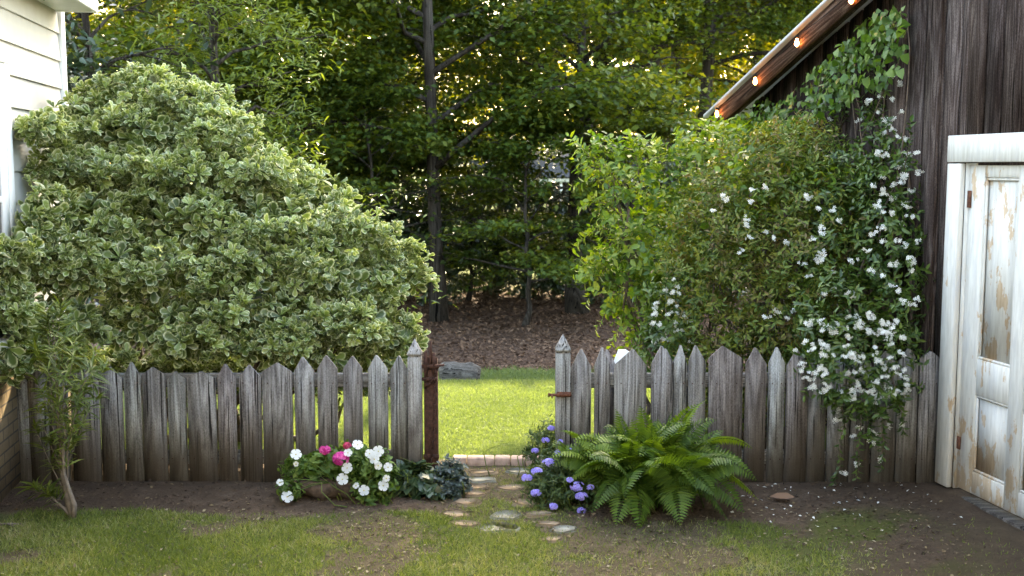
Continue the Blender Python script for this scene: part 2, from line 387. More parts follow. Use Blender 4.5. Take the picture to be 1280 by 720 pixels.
M_['nandina'] = leaf_mat('olive_feathery_leaf', [(.055,.095,.020),(.095,.15,.028),(.14,.19,.035),(.19,.215,.045),(.16,.13,.06)], .35, (1.6,1.3,.5), .5, .3)
M_['vine'] = leaf_mat('heart_vine_leaf', [(.035,.085,.014),(.07,.14,.022),(.13,.21,.04)], .35, (1.6,1.6,.4), .4, .4)
M_['jasmine'] = leaf_mat('jasmine_leaf', [(.03,.06,.014),(.055,.105,.02),(.095,.15,.03)], .25, (1.6,1.5,.4), .35, .45)
M_['fern'] = leaf_mat('fern_pinna', [(.042,.085,.014),(.085,.15,.020),(.16,.23,.03)], .35, (1.7,1.6,.4), .45, .3)
M_['sapling'] = leaf_mat('lance_leaf', [(.065,.10,.022),(.11,.155,.03),(.17,.215,.045)], .3, (1.6,1.5,.4), .4, .4)
M_['geran'] = leaf_mat('soft_green_leaf', [(.05,.10,.02),(.09,.16,.03),(.15,.22,.05)], .3, (1.5,1.5,.5), .5, .3)
M_['begonia'] = leaf_mat('dark_round_leaf', [(.022,.045,.02),(.04,.07,.03),(.06,.09,.045)], .15, None, .3, .5)
M_['blueleaf'] = leaf_mat('blue_grey_leaf', [(.028,.05,.034),(.05,.075,.062),(.085,.11,.115)], .15, (1,1,1.2), .5, .3)
M_['phloxleaf'] = leaf_mat('phlox_leaf', [(.03,.055,.018),(.05,.085,.025),(.085,.125,.04)], .25, None, .5, .3)
M_['grass'] = leaf_mat('grass_blade', [(.085,.12,.027),(.14,.185,.045),(.21,.25,.075),(.37,.34,.20)], .35, (1.4,1.4,.5), .5, .25)
M_['lawn'] = leaf_mat('lawn_blade', [(.098,.135,.060),(.138,.182,.084),(.195,.235,.122)], .4, (1.4,1.4,.5), .5, .25)
M_['dry'] = leaf_mat('dead_leaf', [(.055,.03,.022),(.10,.057,.036),(.16,.09,.055),(.22,.135,.088)], .1, (1,1,1), .7, .2)
M_['debris'] = leaf_mat('bed_debris', [(.09,.06,.04),(.15,.11,.07),(.21,.17,.09),(.32,.27,.19)], .1, (1,1,1), .7, .2)
M_['soilbits'] = leaf_mat('bed_debris_dark', [(.03,.02,.014),(.06,.04,.028),(.08,.055,.04),(.11,.08,.055),(.20,.15,.08)], .1, (1,1,1), .8, .15)
def flower_mat(name, cols, centre=None):
    return leaf_mat(name, cols, .3, (1.05,1.05,1.05), .5, .2)
M_['white'] = flower_mat('white_petal', [(.74,.76,.74),(.86,.87,.85)])
M_['cream'] = flower_mat('jasmine_petal', [(.74,.74,.68),(.86,.86,.83)])
M_['pink'] = flower_mat('magenta_petal', [(.50,.03,.22),(.68,.06,.36),(.72,.16,.42)])
M_['rose'] = flower_mat('rose_petal', [(.48,.05,.12),(.62,.10,.20)])
M_['lav'] = flower_mat('lavender_petal', [(.26,.20,.66),(.36,.30,.80),(.46,.42,.86)])
M_['yellow'] = flower_mat('yellow_centre', [(.6,.5,.1),(.7,.6,.2)])

def bulb_mat():
    m, nt, out = new_mat('lit_bulb'); e = N_(nt, 'ShaderNodeEmission', Strength=7.0); e.inputs[0].default_value = (1, .36, .12, 1)
    nt.links.new(e.outputs[0], out.inputs[0]); return m
M_['bulb'] = bulb_mat()

# ------------------------------------------------------------------ ground
FY = 7.03                                           # fence line
def gz(x, y):
    x = np.asarray(x, float); y = np.asarray(y, float)
    z = -.7 * sstep(10.3, 13.4, y) + 1.35 * sstep(21.5, 42, y) + .9 * sstep(42, 120, y)
    z = z + .05 * (fbm(x, y, .5, 3) - .5) * sstep(11, 15, y) * 4
    near = 1 - sstep(9, 11, y)
    z = z + near * (.022 * (fbm(x, y, 1.6, 5) - .5) + .012 * (fbm(x, y, 9, 8) - .5))
    bed = np.exp(-((y - 6.85) / .3) ** 2) * (1 - np.exp(-((x + .05) / .35) ** 2))
    return z + .02 * bed
def m_grass(x, y):                                  # how grassy the ground is
    n = fbm(x, y, 1.7, 21, 4); n2 = fbm(x, y, 5, 31, 3)
    e = 6.42 + .10 * (n - .5) + .12 * (n2 - .5) - .14 * sstep(-.6, .3, x) + .1*np.sin(x*2.0+1)*.3
    front = 1 - sstep(e - .07, e + .07, y)
    worn = sstep(.475, .65, fbm(x, y, 2.3, 41, 4) + .16 * np.exp(-((x - .75) / .8) ** 2) + .06 * sstep(5.9, 5.2, y))
    front = front * (1 - .74 * worn)
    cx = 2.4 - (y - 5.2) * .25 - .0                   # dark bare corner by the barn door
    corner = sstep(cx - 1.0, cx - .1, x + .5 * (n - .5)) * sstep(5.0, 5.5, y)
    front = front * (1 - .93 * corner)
    path = np.exp(-((x + .03) / .40) ** 4) * sstep(6.0, 6.3, y) * (.22 + .5 * sstep(.45, .65, n2))
    back = sstep(7.58, 7.66, y) * (1 - sstep(14.3, 15.2, y + .6 * (n - .5)))
    return np.clip(np.maximum(np.maximum(np.maximum(front, path), back), sstep(23, 27, y)), 0, 1)
def m_litter(x, y): return sstep(14.3, 15.2, np.asarray(y) + .6 * (fbm(x, y, 1.7, 21, 4) - .5)) * (1 - sstep(22.5, 26, y))
def m_moss(x, y):
    n = fbm(x, y, 2.6, 55, 4)
    return sstep(.47, .62, n) * sstep(.9, 1.3, x) * (1 - sstep(2.1, 2.6, x)) * sstep(5.3, 5.7, y) * (1 - sstep(6.3, 6.6, y))
def build_ground():
    xs = np.unique(np.concatenate([-np.geomspace(4, 160, 30), np.arange(-4, 4.001, .04), np.geomspace(4, 160, 30)]))
    ys = np.unique(np.concatenate([[-40, -20, -8, 0, 2, 3.5, 4.3], np.arange(4.6, 8.2, .03), np.arange(8.2, 22, .14), np.geomspace(22, 300, 50)]))
    X, Y = np.meshgrid(xs, ys); Z = gz(X, Y)
    nx, ny = len(xs), len(ys)
    me = bpy.data.meshes.new('ground'); v = np.column_stack([X.ravel(), Y.ravel(), Z.ravel()])
    i = np.arange((ny - 1) * nx).reshape(ny - 1, nx)[:, :-1].ravel()
    f = np.column_stack([i, i + 1, i + nx + 1, i + nx])
    me.vertices.add(len(v)); me.vertices.foreach_set('co', v.ravel())
    me.loops.add(f.size); me.loops.foreach_set('vertex_index', f.ravel().astype(np.int32))
    me.polygons.add(len(f)); me.polygons.foreach_set('loop_start', (np.arange(len(f)) * 4).astype(np.int32))
    me.polygons.foreach_set('use_smooth', np.ones(len(f), bool))
    x, y = v[:, 0], v[:, 1]
    for nm, a in (('grass', m_grass(x, y)), ('litter', m_litter(x, y)), ('moss', m_moss(x, y)), ('back', sstep(7.5, 7.7, y)),
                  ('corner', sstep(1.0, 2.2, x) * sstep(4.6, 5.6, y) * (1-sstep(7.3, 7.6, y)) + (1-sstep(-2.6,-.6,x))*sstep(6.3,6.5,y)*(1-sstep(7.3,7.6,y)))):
        t = me.attributes.new(nm, 'FLOAT', 'POINT'); t.data.foreach_set('value', np.asarray(a, np.float32))
    me.update(calc_edges=True); me.validate()
    m, nt, out = new_mat('garden_ground'); co = coords(nt)
    n1 = noise(nt, co, 9, 8, .7); n2 = noise(nt, co, 55, 5, .7); n3 = noise(nt, co, 2.2, 4)
    soil = ramp(nt, n1, [(.3, (.07,.046,.031)), (.55, (.14,.097,.068)), (.75, (.27,.20,.145))])
    soil = mixc(nt, ramp(nt, n2, [(.45, (0,0,0)), (.7, (1,1,1))]), soil, (.085,.06,.043))
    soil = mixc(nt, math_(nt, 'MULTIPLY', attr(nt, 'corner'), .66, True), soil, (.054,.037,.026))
    soil = mixc(nt, math_(nt, 'MULTIPLY', attr(nt, 'moss'), .8), soil, (.07,.085,.018))
    turf = ramp(nt, n2, [(.3, (.05,.062,.022)), (.6, (.11,.12,.045)), (.75, (.22,.19,.11))])
    lawn = ramp(nt, n2, [(.3, (.09,.125,.035)), (.7, (.13,.165,.05))])
    turf = mixc(nt, attr(nt, 'back'), turf, lawn)
    lit = ramp(nt, noise(nt, co, 14, 6, .75), [(.3, (.05,.03,.022)), (.5, (.11,.066,.047)), (.72, (.19,.12,.088))])
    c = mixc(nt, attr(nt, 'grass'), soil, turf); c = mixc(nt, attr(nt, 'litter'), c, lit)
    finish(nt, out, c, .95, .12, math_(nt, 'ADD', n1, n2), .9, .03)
    me.materials.append(m); o = bpy.data.objects.new('ground', me); COL.objects.link(o); tag(o, 'garden ground of turf, bare soil, lawn and leaf litter', None, None, 'structure')
build_ground()

# ------------------------------------------------------------------ the two buildings' walls
HS = -.150; HP = gnd(18, 611)                         # house wall line X = HP.x + HS*(Y-HP.y)
hu = unit(np.array([HS, 1.0, 0])); hn = unit(np.array([1.0, -HS, 0]))     # along wall, outward (towards the garden)
h0 = np.array([HP[0], HP[1], 0])
def HM(v):     # (a along wall, b outward, c up) -> world
    v = np.asarray(v, float); return h0 + v[:, 0:1] * hu + v[:, 1:2] * hn + v[:, 2:3] * np.array([0, 0, 1.0])
SS = -.190; SP = gnd(1176, 606)
su = unit(np.array([SS, 1.0, 0])); sn = unit(np.array([-1.0, SS, 0]))
s0 = np.array([SP[0], SP[1], 0])
def SM(v):
    v = np.asarray(v, float); return s0 + v[:, 0:1] * su + v[:, 1:2] * sn + v[:, 2:3] * np.array([0, 0, 1.0])
def s_on(px, py, off=0.0):
    p = on_plane(px, py, s0 + sn * off, sn); d = p - s0; return p, float(np.dot(d, su)), float(p[2])
def h_on(px, py, off=0.0):
    p = on_plane(px, py, h0 + hn * off, hn); d = p - h0; return p, float(np.dot(d, hu)), float(p[2])

def build_house():
    root = thing('white_house', 'corner of white clapboard house with tan brick base, left edge', 'house', HM(np.array([[0, 0, 0]]))[0])
    o0 = np.array(root.location)
    def put(mb, name, mats, par=None, smooth=False):
        ob = mb.build(name, mats, par or root, smooth, origin=o0 if (par is None or par is root) else None)
        ob.location = (0, 0, 0); return ob
    _, ac, _ = h_on(80, 140)
    a0 = -7.0; ztop = 3.34; zb = .78; ex = .203
    m = MB(); k = 0; z = zb
    while z < ztop - .01:                             # overlapping tilted clapboards with butt joints
        zt = min(z + ex + .02, ztop + .02)
        for (s_, e_) in ((a0, -2.9 + (k % 3) * .4), (-2.9 + (k % 3) * .4 + .002, ac - .1)):
            m.prism([(.019, z), (.017, z + .004), (.001, zt), (-.02, zt), (-.02, z)], s_, e_, lambda v: HM(np.column_stack([v[:, 2], v[:, 0], v[:, 1]])), rng.random())
        z += ex; k += 1
    m.box((a0, -.6, zb), (ac - .02, -.02, ztop + .02), M=HM)
    wall = put(m, 'wall', M_['siding'])
    m = MB(); m.bbox((ac - .1, -.03, zb - .02), (ac + .004, .034, ztop), .004, M=HM); m.bbox((ac - .03, -.13, zb - .02), (ac + .03, -.03, ztop), .004, M=HM)
    put(m, 'corner_board', M_['trim'])
    m = MB(); m.box((a0, -.6, -.1), (ac, .012, zb), M=lambda v: v)       # built in wall space so the courses run along it
    b = m.build('brick_base', M_['brick'], root)
    rot = Matrix(((hu[0], hn[0], 0), (hu[1], hn[1], 0), (0, 0, 1)))
    # wall space: x along wall, y outward; brick pattern uses x
    M_['brick'].node_tree.nodes  # (pattern axis is set below)
    b.matrix_local = Matrix.Translation((0, 0, 0)) @ rot.to_4x4()
    # eaves: soffit, fascia and a roof slab
    p, a1, zf = h_on(122, 16, .30); _ = p
    ze = zf
    m = MB(); m.box((a0, -.6, ze + .01), (a1 - .02, .28, ze + .03), M=HM); put(m, 'soffit', M_['trim'])
    m = MB(); m.bbox((a0, .28, ze), (a1, .305, ze + .17), .003, M=HM); m.bbox((a1 - .022, -1.2, ze), (a1, .28, ze + .17), .003, M=HM); put(m, 'fascia', M_['trim'])
    m = MB(); m.prism([(.36, ze + .175), (.36, ze + .2), (-3.2, ze + 1.75), (-3.2, ze + 1.7)], a0, a1 + .05, lambda v: HM(np.column_stack([v[:, 2], v[:, 0], v[:, 1]]))); put(m, 'roof', M_['shingle'])
    # window casing at the frame edge
    _, aw, _ = h_on(12, 180, .03)
    fr = MB()
    wz0, wz1, ww = 1.0, 2.66, 1.05
    fr.bbox((aw - .10, .02, wz0), (aw, .05, wz1), .004, M=HM); fr.bbox((aw - .24, .02, wz0), (aw - .104, .042, wz1), .004, M=HM); fr.bbox((aw - ww, .02, wz0), (aw - ww + .10, .05, wz1), .004, M=HM)
    fr.bbox((aw - ww - .02, .02, wz1), (aw + .02, .055, wz1 + .11), .004, M=HM); fr.bbox((aw - ww - .03, .02, wz0 - .06), (aw + .03, .09, wz0), .004, M=HM)
    fr.bbox((aw - ww + .10, .02, (wz0 + wz1) / 2 - .02), (aw - .24, .04, (wz0 + wz1) / 2 + .02), .004, M=HM)
    w = put(fr, 'window', M_['trim'])
    g = MB(); g.box((aw - ww + .10, .022, wz0), (aw - .24, .028, wz1), M=HM); pn = g.build('pane', M_['dark_glass'], w, origin=o0); pn.location = (0, 0, 0)
    m = MB(); m.box((-3.0, -9.5, -.1), (7.5, -3.6, 6.4)); wg = m.build('added_shade_wing', M_['siding'], root); wg.location = tuple(-o0)  # unseen wing added behind the camera to block low sky light
    m = MB(); m.prism([(-1.2, 2.95), (-1.2, 3.1), (-3.6, 3.9), (-3.6, 3.75)], -3.0, 7.5, lambda v: np.column_stack([v[:, 2], v[:, 0], v[:, 1]])); m.prism([(-3.2, 6.35), (-3.2, 6.5), (-6.5, 8.3), (-9.8, 6.5), (-9.8, 6.35), (-6.5, 8.1)], -3.3, 7.8, lambda v: np.column_stack([v[:, 2], v[:, 0], v[:, 1]]))
    pr_ = m.build('added_shade_roof', M_['shingle'], root); pr_.location = tuple(-o0)  # roofs of the added wing and porch, out of view, cutting the low sky
    m = MB(); m.box((-3.0, -3.6, -.1), (7.5, -1.4, .45)); pf = m.build('porch_floor', M_['rail'], root); pf.location = tuple(-o0)  # floor of the added porch, never in view
    for px_ in (-2.8, .6, 4.0, 7.3):
        m = MB(); m.bbox((px_ - .06, -1.56, .45), (px_ + .06, -1.44, 2.98), .006); q_ = m.build('porch_post', M_['trim'], root); q_.location = tuple(-o0)  # posts of the same added, unseen porch
    return ac, a1, ze
HAC, HA1, HZE = build_house()
bt = M_['brick'].node_tree
for n in bt.nodes:                                    # brick courses follow the wall's own x axis
    if n.type == 'COMBXYZ':
        for l in list(bt.links):
            if l.to_node == n and l.to_socket == n.inputs[0]: bt.links.remove(l)
        sep = [q for q in bt.nodes if q.type == 'SEPXYZ'][0]; bt.links.new(sep.outputs[0], n.inputs[0])

def build_barn():
    root = thing('board_barn', 'weathered dark board barn with white door, right edge of the yard', 'barn', s0)
    o0 = s0
    def put(mb, name, mats, par=None):
        ob = mb.build(name, mats, par or root, origin=o0); ob.location = (0, 0, 0); return ob
    off = .26
    _, e_lo_a, e_lo_z = s_on(886, 145, off); _, r_a, r_z = s_on(1041, 0, off)          # top edge of the rake board
    _, b1a, b1z = s_on(905, 151, off); _, b2a, b2z = s_on(1086, 0, off)
    slope = (r_z - e_lo_z) / (r_a - e_lo_a)                                           # negative: rises towards the camera
    ac = e_lo_a - .45                                                                  # far corner of the wall
    ztop = lambda a: e_lo_z + slope * (a - e_lo_a)
    a_r = -3.2                                                                         # ridge
    _, df, _ = s_on(1212, 204); _, fo, _ = s_on(1190, 190, .03)                        # door edge, frame outer edge
    _, _, dz = s_on(1214, 204); _, _, fz = s_on(1192, 172, .03)
    dw = .82; d1 = df - dw
    m = MB(); a = ac; g = np.random.default_rng(5)
    while a > a_r - 3.0:
        w = g.uniform(.15, .26); b = a - w; bb = b + g.uniform(.014, .034)
        z1, z2 = (ztop(a) if a > a_r else 2*ztop(a_r)-ztop(a)), (ztop(bb) if bb > a_r else 2*ztop(a_r)-ztop(bb))
        t = g.uniform(.018, .032); r = g.random()
        seg = [(bb, a, 0)]
        lo_, hi_ = d1 - .02, df + .02
        parts = []
        if a <= lo_ or bb >= hi_: parts = [(bb, a, g.uniform(.04, .09))]
        else:
            if a > hi_: parts.append((hi_, a, .06))
            if bb < lo_: parts.append((bb, lo_, .06))
            parts.append((max(bb, lo_), min(a, hi_), dz + .02))
        for (p, q, zz) in parts:
            if q - p < .004: continue
            zt = lambda s: (ztop(s) if s > a_r else 2*ztop(a_r)-ztop(s)) - .05
            m.prism([(p, zz), (q, zz), (q, zt(q)), (p, zt(p))], 0, t, lambda v: SM(np.column_stack([v[:, 0], v[:, 2] - .002, v[:, 1]])), r)
        a = b
    m.prism([(ac - .01, .0), (ac - .01, ztop(ac) - .08), (a_r, ztop(a_r) - .08), (a_r - 2.9, 2*ztop(a_r)-ztop(a_r - 2.9) - .08), (a_r - 2.9, .0), (d1-.02, 0), (d1-.02, dz+.03), (df+.02, dz+.03), (df+.02, 0)], -.06, -.03, lambda v: SM(np.column_stack([v[:, 0], v[:, 2], v[:, 1]])), .1, 1)
    m.box((ac - .03, -5, 0), (ac - .004, -.06, ztop(ac) - .06), .3, 0, SM)
    m.box((a_r - 2.9, -5, 0), (a_r - 2.87, -.06, ztop(ac)), .3, 0, SM)
    wall = put(m, 'wall', [M_['barn'], M_['black']])
    # corner batten beside the vine and the heavier post the fence meets
    m = MB(); _, pa, _ = s_on(1163, 300, .03); m.bbox((pa - .05, .026, .02), (pa + .05, .05, ztop(pa) - .12), .004, .85, 0, SM); put(m, 'batten', M_['barn'])
    # rake board
    va = SM(np.array([(0, 0, 0), (1, 0, slope)])); M_['rake'] = wood_mat('brown_rake_wood', (.016,.008,.006), (.055,.029,.021), (.15,.10,.078), grain=.8, blotch=.3, along=va[1] - va[0], knots=.3)
    m = MB(); wd = abs(b1z - ztop(b1a))
    p0 = e_lo_a
    m.prism([(p0, ztop(p0) - .006), (a_r - .3, ztop(a_r - .3) - .006), (a_r - .3, ztop(a_r - .3) - wd), (p0 - .12, ztop(p0 - .12) - wd)], off - .03, off, lambda v: SM(np.column_stack([v[:, 0], v[:, 2], v[:, 1]])), .4)
    put(m, 'rake_board', M_['rake'])
    m = MB(); m.prism([(p0 + .05, ztop(p0 + .05)), (a_r, ztop(a_r)), (a_r, ztop(a_r) + .028), (p0 + .05, ztop(p0 + .05) + .028)], -5.2, off + .035, lambda v: SM(np.column_stack([v[:, 0], v[:, 2], v[:, 1]])))
    m.prism([(a_r, ztop(a_r)), (a_r - 3.2, 2*ztop(a_r)-ztop(a_r-3.2)), (a_r - 3.2, 2*ztop(a_r)-ztop(a_r-3.2)+.028), (a_r, ztop(a_r)+.028)], -5.2, off + .035, lambda v: SM(np.column_stack([v[:, 0], v[:, 2], v[:, 1]])))
    put(m, 'roof', M_['metal_roof'])
    # under-roof boards (dark soffit)
    m = MB(); m.prism([(p0, ztop(p0) - .03), (a_r, ztop(a_r) - .03), (a_r, ztop(a_r) - .008), (p0, ztop(p0) - .008)], .03, off - .032, lambda v: SM(np.column_stack([v[:, 0], v[:, 2], v[:, 1]])), .2); put(m, 'soffit', M_['barn'])
    # door frame, door
    fw = fo - df
    m = MB(); m.bbox((df + .004, .022, .03), (fo, .058, dz - .002), .004, .3, 0, SM); m.bbox((d1 - fw, .022, .03), (d1 - .004, .058, dz - .002), .004, .3, 0, SM)
    m.bbox((d1 - fw - .02, .022, dz + .006), (fo + .004, .061, fz + .012), .005, .6, 0, SM)
    m.box((df - .012, -.05, .03), (df + .003, .022, dz), .3, 0, SM)
    put(m, 'door_frame', M_['door'])
    m = MB(); m.bbox((d1 - fw - .05, -.05, -.05), (fo + .02, .052, .012), .006, .5, 0, SM); put(m, 'threshold', M_['log'])
    D0, D1 = -.032, .004                                                               # leaf back and face
    hdl, z0 = df - .006, .04
    z1 = dz - .012
    _, u_l, _ = s_on(1229, 300); _, u_r, _ = s_on(1268, 300)
    _, l_l, l_t = s_on(1219, 493); _, _, l_b = s_on(1222, 592); _, _, u_b = s_on(1226, 450); _, _, u_t = s_on(1234, 222)
    pl, pr = (u_l + l_l) / 2, (u_r + s_on(1261, 540)[1]) / 2                           # left panel column
    pw = pl - pr; q0 = pr - .13; q1 = q0 - pw
    dl = min(d1 + .006, q1 - .10)
    m = MB()
    def bar(a0_, a1_, zz0, zz1, r): m.bbox((min(a0_, a1_), D0, zz0), (max(a0_, a1_), D1, zz1), .004, r, 0, SM, 0.25)
    bar(hdl, pl, z0, z1, .1); bar(pr - .0005, q0, z0, z1, .4); bar(q1 - .0005, dl, z0, z1, .7)
    for (A, B) in ((pl, pr), (q0, q1)):
        bar(A - .0005, B + .0005, u_t, z1 - .001, .2); bar(A - .0005, B + .0005, l_t, u_b, .5); bar(A - .0005, B + .0005, z0 + .001, l_b, .9)
        for (zz0, zz1) in ((u_b, u_t), (l_b, l_t)):
            m.box((B, D0 + .004, zz0), (A, D1 - .022, zz1), .3, 0, SM, .9)
            t = .018                                                                   # sloping moulding round each panel
            for (x0, x1, y0, y1) in ((B, A, zz1 - t, zz1), (B, A, zz0, zz0 + t)):
                m.bbox((x0 + .001, D1 - .022, y0), (x1 - .001, D1 - .006, y1), .006, .3, 0, SM, .5)
            for (x0, x1) in ((B, B + t), (A - t, A)):
                m.bbox((x0, D1 - .022, zz0 + t), (x1, D1 - .006, zz1 - t), .006, .3, 0, SM, .5)
    door = put(m, 'door', M_['door'])
    for py in ((238, 260), (543, 563)):
        _, a1_, zt = s_on(1207 if py[0] < 300 else 1194, py[0]); _, a2_, zb = s_on(1219 if py[0] < 300 else 1204, py[1])
        m = MB(); m.bbox((df - .045, D1 + .001, zb), (df - .004, D1 + .010, zt), .002, .5, 0, SM)
        m.tube(SM(np.array([(df - .001, .012, zb), (df - .001, .012, zt)])), .008, 8)
        hb = m.build('hinge', M_['hinge'], door, origin=o0); hb.location = (0, 0, 0)
    m = MB(); c = SM(np.array([[dl + .07, .03, .95]]))[0]; m.tube(SM(np.array([(dl + .07, D1, .95), (dl + .07, .03, .95), (dl + .07, .04, .95), (dl + .07, .055, .95), (dl + .07, .062, .95)])), [.02, .011, .024, .026, .014], 10)
    kb = m.build('handle', M_['hinge'], door, origin=o0); kb.location = (0, 0, 0)
    # string of bulbs under the rake
    sl = thing('string_light', 'string of small lit amber bulbs along the barn roof edge', 'string light', s0)
    pts = []
    for i, (px, py) in enumerate(((1064, 0), (996, 54), (944, 102), (896, 143))):
        p, a_, z_ = s_on(px, py, off + .03); pts.append((a_, z_))
        m = MB(); q = np.array([(a_ , off + .03, z_ + .034), (a_, off + .03, z_ + .022), (a_, off + .03, z_ + .006), (a_, off + .03, z_ - .008), (a_, off + .03, z_ - .020), (a_, off + .03, z_ - .026)])
        m.tube(SM(q), [.008, .010, .016, .017, .010, .003], 10)
        b = m.build('bulb', M_['bulb'], sl, True, origin=o0); b.location = (0, 0, 0)
        m = MB(); m.tube(SM(np.array([(a_, off + .03, z_ + .034), (a_, off + .03, z_ + .062)])), .011, 8); k = m.build('socket', M_['black'], b, origin=o0); k.location = (0, 0, 0)
    m = MB(); pts = sorted(pts); ext = [(pts[0][0] - .6, pts[0][1] - slope * .6)] + pts
    for (p, q) in zip(ext[:-1], ext[1:]):
        c = curve_pts(SM(np.array([(p[0], off + .02, p[1] + .066)]))[0], SM(np.array([(q[0], off + .02, q[1] + .066)]))[0], (0, 0, -.02), 7); m.tube(c, .003, 5)
    w = m.build('wire', M_['black'], sl, origin=o0); w.location = (0, 0, 0)
    return ac, ztop
BAC, BZ = build_barn()
def wall_gap(p):      # signed distance in front of the barn wall
    return float(np.dot(np.asarray(p) - s0, sn))

# ------------------------------------------------------------------ picket fences
def picket_mesh(mb, xc, w, ztip, zsh, tipx=0.0, y0=-.011, y1=.011, z0=-.03, r=.5, flat=.006, tilt=0.0):
    h = w / 2
    poly = [(-h, z0), (h, z0), (h, zsh), (tipx + flat, ztip), (tipx - flat, ztip), (-h, zsh)]
    c = .003
    def M(v):
        q = np.column_stack([v[:, 0], v[:, 2], v[:, 1]]); q[:, 0] = xc + q[:, 0] + tilt * q[:, 2]
        return q
    mb.prism(poly, y0, y1, M, r)
def z_at(py, Y=FY): return at(640, py, Y)[2]
def x_at(px, py=560, Y=FY): return at(px, py, Y)[0]
def build_fence(name, label, rows, x_lo, x_hi, post=None, Y=FY, rail_y=.03):
    o0 = np.array([x_lo, Y, 0]); root = thing(name, label, 'fence', o0)
    for (x0, x1, tip, ytip, sh) in rows:
        xm = (x_at(x0) + x_at(x1)) / 2; w = x_at(x1) - x_at(x0); zt = z_at(ytip); zs = zt - sh / ppm(Y)
        tx = x_at(tip, 450) - (x_at(x0, 450) + x_at(x1, 450)) / 2
        m = MB(); r = rng.random(); y = Y + rng.uniform(-.004, .004)
        picket_mesh(m, 0, w * (.95 if x0 > 640 else .90), zt, zs, tx, r=r, tilt=rng.normal(0, .004))
        for zr in (RZ[1] - .02, RZ[0] - .01):
            for dx in (-.28, .28):
                m.tube(np.array([(dx * w, -.011, zr), (dx * w, -.0135, zr)]), .004, 6, .5, 1)
        o = m.build('picket', [M_['picket'], M_['rust']], root); o.location = (xm - o0[0], y - Y, gz(xm, Y) * 0.5)
    for zr in RZ:
        m = MB(); m.bbox((0, rail_y - .018, zr - .045), (x_hi - x_lo, rail_y + .018, zr + .045), .004, rng.random()); m.build('rail', M_['rail'], root)
    return root
RZ = (.17, z_at(476))
LP = [(13,41,26,465,16),(38,64,52,463,15),(62,88,75,464,15),(90,128,108,463,16),(127,157,141,460,14),(157,180,168,455,18),(179,211,194,461,9),(210,235,221,466,10),
      (235,274,254,466,8),(273,298,284,457,16),(299,329,313,458,15),(328,369,349,455,11),(369,396,381,448,17),(397,424,409,446,16),(429,455,442,447,15),(460,487,472,445,17),(488,512,500,446,18)]
RP = [(713,739,726,438,22),(742,762,752,436,22),(766,808,790,438,20),(812,840,825,434,22),(840,856,848,433,22),(859,881,868,433,20),(884,928,902,434,15),(929,956,941,436,20),
      (958,979,968,435,20),(980,1008,993,439,20),(1008,1031,1020,440,18),(1032,1060,1046,442,18),(1060,1087,1074,441,18),(1088,1118,1103,440,17),(1119,1145,1133,436,18),(1146,1172,1160,440,8)]
lf = build_fence('picket_fence', 'grey weathered picket fence left of the gateway under the variegated bush', LP, x_at(12), x_at(512))
rf = build_fence('picket_fence', 'grey weathered picket fence right of the gateway, running to the barn', RP, x_at(712), x_at(1172))
def gate_post(root, x0, x1, ysh, ytip, r):
    w = x_at(x1) - x_at(x0); xm = (x_at(x0) + x_at(x1)) / 2; o0 = np.array(root.location)
    m = MB(); zs = z_at(ysh); zt = z_at(ytip)
    m.bbox((-w/2, -w/2, -.1), (w/2, w/2, zs - .012), .004, r); m.bbox((-w/2+.006, -w/2+.006, zs - .012), (w/2-.006, w/2-.006, zs), .002, r)
    p = m.build('gate_post', M_['picket'], root); p.location = (xm - o0[0], 0.0, 0)
    m = MB(); h = w/2 + .003
    v = np.array([(-h,-h,zs),(h,-h,zs),(h,h,zs),(-h,h,zs),(-h,-h,zs+.012),(h,-h,zs+.012),(h,h,zs+.012),(-h,h,zs+.012),(0,0,zt)])
    m.add(v, [(3,2,1,0),(0,1,5,4),(1,2,6,5),(2,3,7,6),(3,0,4,7),(4,5,8),(5,6,8),(6,7,8),(7,4,8)], r)
    m.build('post_cap', M_['picket'], p); return p, w, xm
gate_post(lf, 511, 528, 443, 423, .98)
rp, rw, rx = gate_post(rf, 694, 712, 438, 417, .80)
m = MB(); zl = z_at(493, FY - .05)                    # rusty barrel bolt on the right post
m.bbox((-.042, -rw/2 - .012, zl - .016), (.05, -rw/2 - .0008, zl + .016), .002)
m.tube(np.array([(-.085, -rw/2 - .02, zl), (.052, -rw/2 - .02, zl)]), .009, 8)
for x in (-.03, .0, .035): m.tube(np.array([(x - .006, -rw/2 - .02, zl), (x + .006, -rw/2 - .02, zl)]), .014, 8)
m.tube(np.array([(-.07, -rw/2 - .02, zl), (-.07, -rw/2 - .045, zl - .012)]), .006, 6); m.tube(np.array([(-.085, -rw/2 - .02, zl), (-.095, -rw/2 - .02, zl)]), .013, 8)
m.build('latch', M_['hinge'], rp)
# the gate, swung open and standing behind the right fence
gy = FY + .16
gate = thing('picket_gate', 'open picket gate folded flat behind the right fence beside the gateway', 'gate', (x_at(716), gy, 0))
for (x0, x1, ytip) in ((712,735,441),(746,770,437),(780,806,441),(818,843,436),(838,859,437)):
    m = MB(); a, b = at(x0, 520, gy)[0], at(x1, 520, gy)[0]; zt = z_at(ytip, gy)
    picket_mesh(m, 0, b - a, zt, zt - .11, 0, z0=.05, r=rng.random() * .5)
    o = m.build('picket', M_['picket'], gate); o.location = ((a + b) / 2 - gate.location[0], 0, 0)
for zr in (.2, z_at(478, gy)):
    m = MB(); m.bbox((0, .012, zr - .04), (.74, .045, zr + .04), .004, .6); m.build('rail', M_['rail'], gate)
